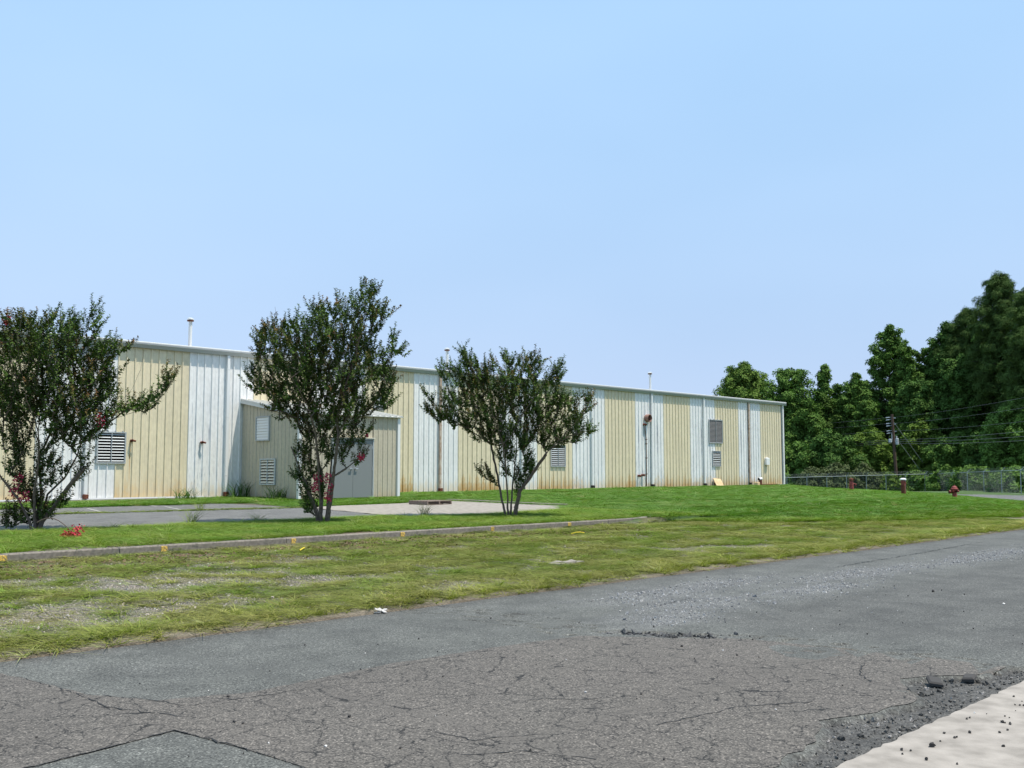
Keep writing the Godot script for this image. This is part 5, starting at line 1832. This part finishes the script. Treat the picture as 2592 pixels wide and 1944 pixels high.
func _ready() -> void:
	# camera
	var cam := Camera3D.new()
	cam.name = "camera"
	add_child(cam)
	cam.position = Vector3(0, 1.62, 0)
	cam.rotation = Vector3(deg_to_rad(4.778), deg_to_rad(-46.267), 0)
	cam.fov = 41.317
	cam.near = 0.1
	cam.far = 1500.0
	cam.current = true
	# hazy summer sky and a high sun
	var env := Environment.new()
	var sky := Sky.new()
	var ps := ProceduralSkyMaterial.new()
	ps.sky_top_color = Color(0.585, 0.732, 0.875)
	ps.sky_horizon_color = Color(0.675, 0.735, 0.835)
	ps.sky_curve = 0.14
	ps.ground_horizon_color = Color(0.62, 0.68, 0.70)
	ps.ground_bottom_color = Color(0.25, 0.27, 0.24)
	ps.sun_angle_max = 12.0
	sky.sky_material = ps
	var veil := FastNoiseLite.new()
	veil.noise_type = FastNoiseLite.TYPE_SIMPLEX_SMOOTH
	veil.frequency = 0.9
	veil.fractal_octaves = 5
	veil.seed = 3
	var vi := Image.create(512, 256, false, Image.FORMAT_RGBAF)
	for y in 256:
		for x in 512:
			var up := (0.5 - (y + 0.5) / 256.0) * PI
			var ar := TAU * (x + 0.5) / 512.0
			var d := Vector3(cos(ar) * cos(up), sin(up) * 3.0, sin(ar) * cos(up))
			vi.set_pixel(x, y, Color(1.0, 0.98, 0.97, clampf(0.05 + 0.10 * veil.get_noise_3dv(d), 0.0, 0.16) if up > 0.0 else 0.0))
	ps.sky_cover = ImageTexture.create_from_image(vi)
	ps.sky_cover_modulate = Color(0.75, 0.75, 0.75, 1.0)
	env.background_mode = Environment.BG_SKY
	env.sky = sky
	env.tonemap_mode = Environment.TONE_MAPPER_LINEAR
	env.tonemap_exposure = 1.35
	env.sdfgi_enabled = true
	env.ssao_enabled = true
	env.ssil_enabled = true
	var we := WorldEnvironment.new()
	we.name = "environment"
	we.environment = env
	add_child(we)
	var sun := DirectionalLight3D.new()
	sun.name = "sun"
	sun.light_energy = 1.35
	sun.light_color = Color(1.0, 0.965, 0.91)
	sun.light_angular_distance = 0.5
	sun.shadow_enabled = true
	add_child(sun)
	sun.look_at_from_position(Vector3.ZERO, -Vector3(0.1697, 0.9367, 0.3062))
	# patterns
	fine.noise_type = FastNoiseLite.TYPE_SIMPLEX_SMOOTH
	fine.frequency = 0.5
	fine.fractal_octaves = 3
	fine.seed = 4
	broad.noise_type = FastNoiseLite.TYPE_SIMPLEX_SMOOTH
	broad.frequency = 0.04
	broad.fractal_octaves = 4
	broad.seed = 8
	rng.seed = 1
	var t0 := Time.get_ticks_msec()
	materials()
	build_ground()
	print("ground ", Time.get_ticks_msec() - t0)
	build_warehouse()
	build_annex()
	print("buildings ", Time.get_ticks_msec() - t0)
	build_woods()
	print("woods ", Time.get_ticks_msec() - t0)
	build_fence()
	build_pole()
	build_hydrants()
	print("fence ", Time.get_ticks_msec() - t0)
	crape_myrtle("crape myrtle at the left edge with a long side branch, red blossom low down", Vector3(8.25, land(8.25, -21.2), -21.2), Vector2(173, 1520), 283.0,
		[[Vector2(185, 1520), Vector2(190, 1330), Vector2(165, 1200), Vector2(140, 1080), Vector2(110, 950), Vector2(60, 860), Vector2(20, 760)],
		[Vector2(195, 1500), Vector2(200, 1330), Vector2(235, 1180), Vector2(262, 1050), Vector2(270, 960), Vector2(240, 800), Vector2(250, 600), Vector2(300, 350)],
		[Vector2(200, 1490), Vector2(215, 1320), Vector2(290, 1230), Vector2(330, 1120), Vector2(345, 1000), Vector2(400, 900), Vector2(500, 760), Vector2(580, 560), Vector2(600, 430)],
		[Vector2(345, 1000), Vector2(430, 930), Vector2(560, 870), Vector2(700, 830), Vector2(830, 760), Vector2(900, 680), Vector2(940, 590)],
		[Vector2(150, 1090), Vector2(200, 960), Vector2(215, 840), Vector2(200, 700), Vector2(160, 500), Vector2(160, 300)],
		[Vector2(180, 1490), Vector2(120, 1350), Vector2(60, 1250), Vector2(30, 1200)],
		[Vector2(210, 1490), Vector2(290, 1400), Vector2(370, 1280), Vector2(480, 1160)],
		[Vector2(120, 1000), Vector2(0, 800), Vector2(-70, 600), Vector2(-60, 380)]],
		[[60, 420, 110], [20, 310, 50], [85, 300, 45], [180, 330, 60], [220, 480, 110], [240, 270, 36], [330, 330, 70], [380, 430, 105], [320, 580, 150], [150, 620, 130], [40, 700, 110], [480, 330, 22], [490, 230, 26], [470, 285, 26], [520, 480, 65], [600, 450, 50], [560, 580, 65],
		[470, 640, 115], [560, 700, 60], [380, 780, 115], [230, 760, 125], [100, 820, 105], [30, 860, 60], [350, 900, 80], [500, 830, 75], [620, 825, 38], [700, 795, 42], [770, 785, 42], [830, 760, 28], [880, 705, 20], [895, 640, 34], [930, 600, 24], [560, 900, 38], [470, 960, 55], [380, 1000, 45], [100, 980, 50],
		[30, 980, 45], [200, 1080, 40], [60, 1180, 55], [110, 1280, 65], [170, 1360, 55], [70, 1440, 45], [150, 1460, 45], [250, 1420, 45], [320, 1360, 36], [400, 1230, 30], [440, 1180, 26], [330, 1180, 26], [430, 1100, 20], [260, 1250, 34], [40, 1480, 34], [-60, 500, 120], [-90, 720, 120], [-60, 360, 60], [300, 960, 60], [250, 1120, 45], [70, 1060, 60], [190, 1200, 40]], 1600, 1.0, 501,
		[[560, 900, 34, 60], [90, 1290, 36, 70], [150, 1330, 34, 70], [110, 1230, 30, 40], [10, 330, 26, 30]])
	crape_myrtle("tallest crape myrtle, standing before the lean-to, crimson blossom between its stems", Vector3(13.9, land(13.9, -19.3), -19.3), Vector2(556, 1486), 246.0,
		[[Vector2(545, 1486), Vector2(545, 1250), Vector2(520, 1140), Vector2(490, 1010), Vector2(440, 930), Vector2(350, 870), Vector2(270, 760), Vector2(200, 600)],
		[Vector2(555, 1480), Vector2(550, 1200), Vector2(550, 1000), Vector2(520, 850), Vector2(450, 700), Vector2(400, 500), Vector2(370, 330)],
		[Vector2(575, 1480), Vector2(580, 1200), Vector2(590, 980), Vector2(600, 800), Vector2(620, 600), Vector2(600, 400), Vector2(520, 260)],
		[Vector2(590, 1480), Vector2(630, 1200), Vector2(660, 1020), Vector2(690, 940), Vector2(760, 840), Vector2(840, 700), Vector2(900, 620), Vector2(980, 490)],
		[Vector2(660, 1010), Vector2(650, 900), Vector2(700, 700), Vector2(760, 480), Vector2(790, 300), Vector2(790, 100)],
		[Vector2(690, 940), Vector2(780, 900), Vector2(870, 820), Vector2(950, 680)],
		[Vector2(540, 1450), Vector2(470, 1280), Vector2(420, 1150), Vector2(385, 1060)],
		[Vector2(620, 1230), Vector2(700, 1180), Vector2(780, 1110)],
		[Vector2(640, 1080), Vector2(740, 1050), Vector2(820, 980)]],
		[[785, 90, 24], [790, 150, 42], [842, 120, 22], [780, 220, 66], [830, 270, 46], [895, 250, 32], [850, 330, 36], [720, 300, 65], [650, 190, 20], [640, 260, 40], [560, 240, 36], [510, 240, 32], [540, 320, 75], [460, 340, 75], [370, 320, 40], [300, 350, 40], [230, 370, 40], [260, 430, 65], [350, 430, 85], [450, 470, 105], [570, 430, 105],
		[680, 420, 105], [780, 400, 75], [190, 430, 30], [200, 500, 36], [280, 540, 85], [400, 590, 115], [530, 600, 125], [660, 570, 115], [760, 520, 85], [150, 610, 30], [180, 680, 55], [250, 690, 85], [350, 730, 105], [480, 740, 125], [610, 720, 115], [720, 680, 95], [820, 620, 65], [900, 600, 44], [870, 520, 34], [940, 480, 34], [980, 490, 26],
		[940, 400, 22], [930, 650, 44], [900, 720, 52], [830, 760, 70], [740, 800, 80], [920, 790, 34], [640, 850, 70], [300, 830, 54], [400, 860, 54], [500, 880, 60], [420, 940, 30], [780, 860, 44], [720, 930, 42], [800, 970, 30], [700, 1020, 44], [770, 1030, 30], [560, 960, 44], [680, 1110, 34], [740, 1140, 22], [780, 1110, 18],
		[430, 1080, 40], [460, 1150, 52], [440, 1230, 52], [480, 1310, 52], [500, 1400, 50], [520, 1220, 40], [600, 1120, 34], [480, 1060, 34], [560, 1300, 34], [600, 900, 70], [480, 970, 50], [560, 1060, 50], [640, 1000, 40]], 1850, 1.0, 502,
		[[540, 1240, 30, 70], [525, 1290, 26, 60], [595, 1235, 26, 55], [600, 1340, 26, 55], [615, 1290, 20, 35], [780, 1115, 22, 50], [150, 720, 22, 25], [815, 1000, 8, 12]])
	crape_myrtle("spreading crape myrtle rightmost of the three, vase of bare lower stems", Vector3(19.15, land(19.15, -18.35), -18.35), Vector2(890, 1380), 285.0,
		[[Vector2(850, 1378), Vector2(810, 1210), Vector2(790, 1080), Vector2(760, 960), Vector2(740, 850), Vector2(700, 740), Vector2(610, 660), Vector2(480, 600), Vector2(300, 560)],
		[Vector2(870, 1378), Vector2(860, 1200), Vector2(850, 1000), Vector2(830, 850), Vector2(780, 700), Vector2(720, 520), Vector2(600, 300), Vector2(540, 140)],
		[Vector2(885, 1378), Vector2(900, 1150), Vector2(930, 900), Vector2(930, 700), Vector2(900, 500), Vector2(880, 260)],
		[Vector2(915, 1378), Vector2(950, 1200), Vector2(1030, 1090), Vector2(1090, 1000), Vector2(1160, 900), Vector2(1280, 780), Vector2(1400, 640), Vector2(1470, 500)],
		[Vector2(930, 760), Vector2(1020, 600), Vector2(1080, 420), Vector2(1020, 200)],
		[Vector2(1160, 900), Vector2(1300, 800), Vector2(1460, 750)],
		[Vector2(860, 830), Vector2(900, 780), Vector2(960, 650), Vector2(1100, 450), Vector2(1240, 280)],
		[Vector2(740, 850), Vector2(640, 780), Vector2(480, 680), Vector2(330, 620)]],
		[[560, 400, 170], [760, 420, 200], [960, 420, 200], [1120, 520, 165], [1300, 620, 130], [430, 540, 115], [640, 620, 140], [880, 620, 170], [1100, 720, 130], [1370, 700, 85], [530, 130, 30], [560, 190, 46], [590, 240, 50], [400, 290, 55], [480, 260, 40], [640, 230, 36], [720, 270, 50], [860, 200, 50], [950, 190, 28], [1020, 210, 60], [1010, 165, 22], [1080, 240, 40],
		[1220, 290, 52], [1255, 230, 22], [1200, 350, 60], [1450, 500, 46], [1465, 560, 30], [1370, 500, 30], [1300, 480, 36], [1230, 500, 50], [1450, 730, 44], [1380, 790, 40], [1250, 800, 70], [1150, 830, 60], [300, 490, 28], [255, 440, 14], [300, 600, 32], [265, 580, 14], [370, 630, 44], [470, 660, 46], [700, 770, 60], [560, 690, 44], [640, 790, 24], [980, 850, 50], [1010, 940, 40],
		[1000, 1040, 75], [960, 1110, 50], [880, 930, 46], [820, 950, 32], [720, 1080, 32], [660, 1060, 18], [760, 1120, 26], [850, 1060, 34], [930, 1180, 30], [1040, 1040, 34], [880, 800, 90], [760, 760, 80], [1010, 800, 80], [830, 880, 50]], 1600, 1.0, 503, [])
	print("myrtles ", Time.get_ticks_msec() - t0)
	build_clutter()
	build_grass()
	print("all ", Time.get_ticks_msec() - t0)
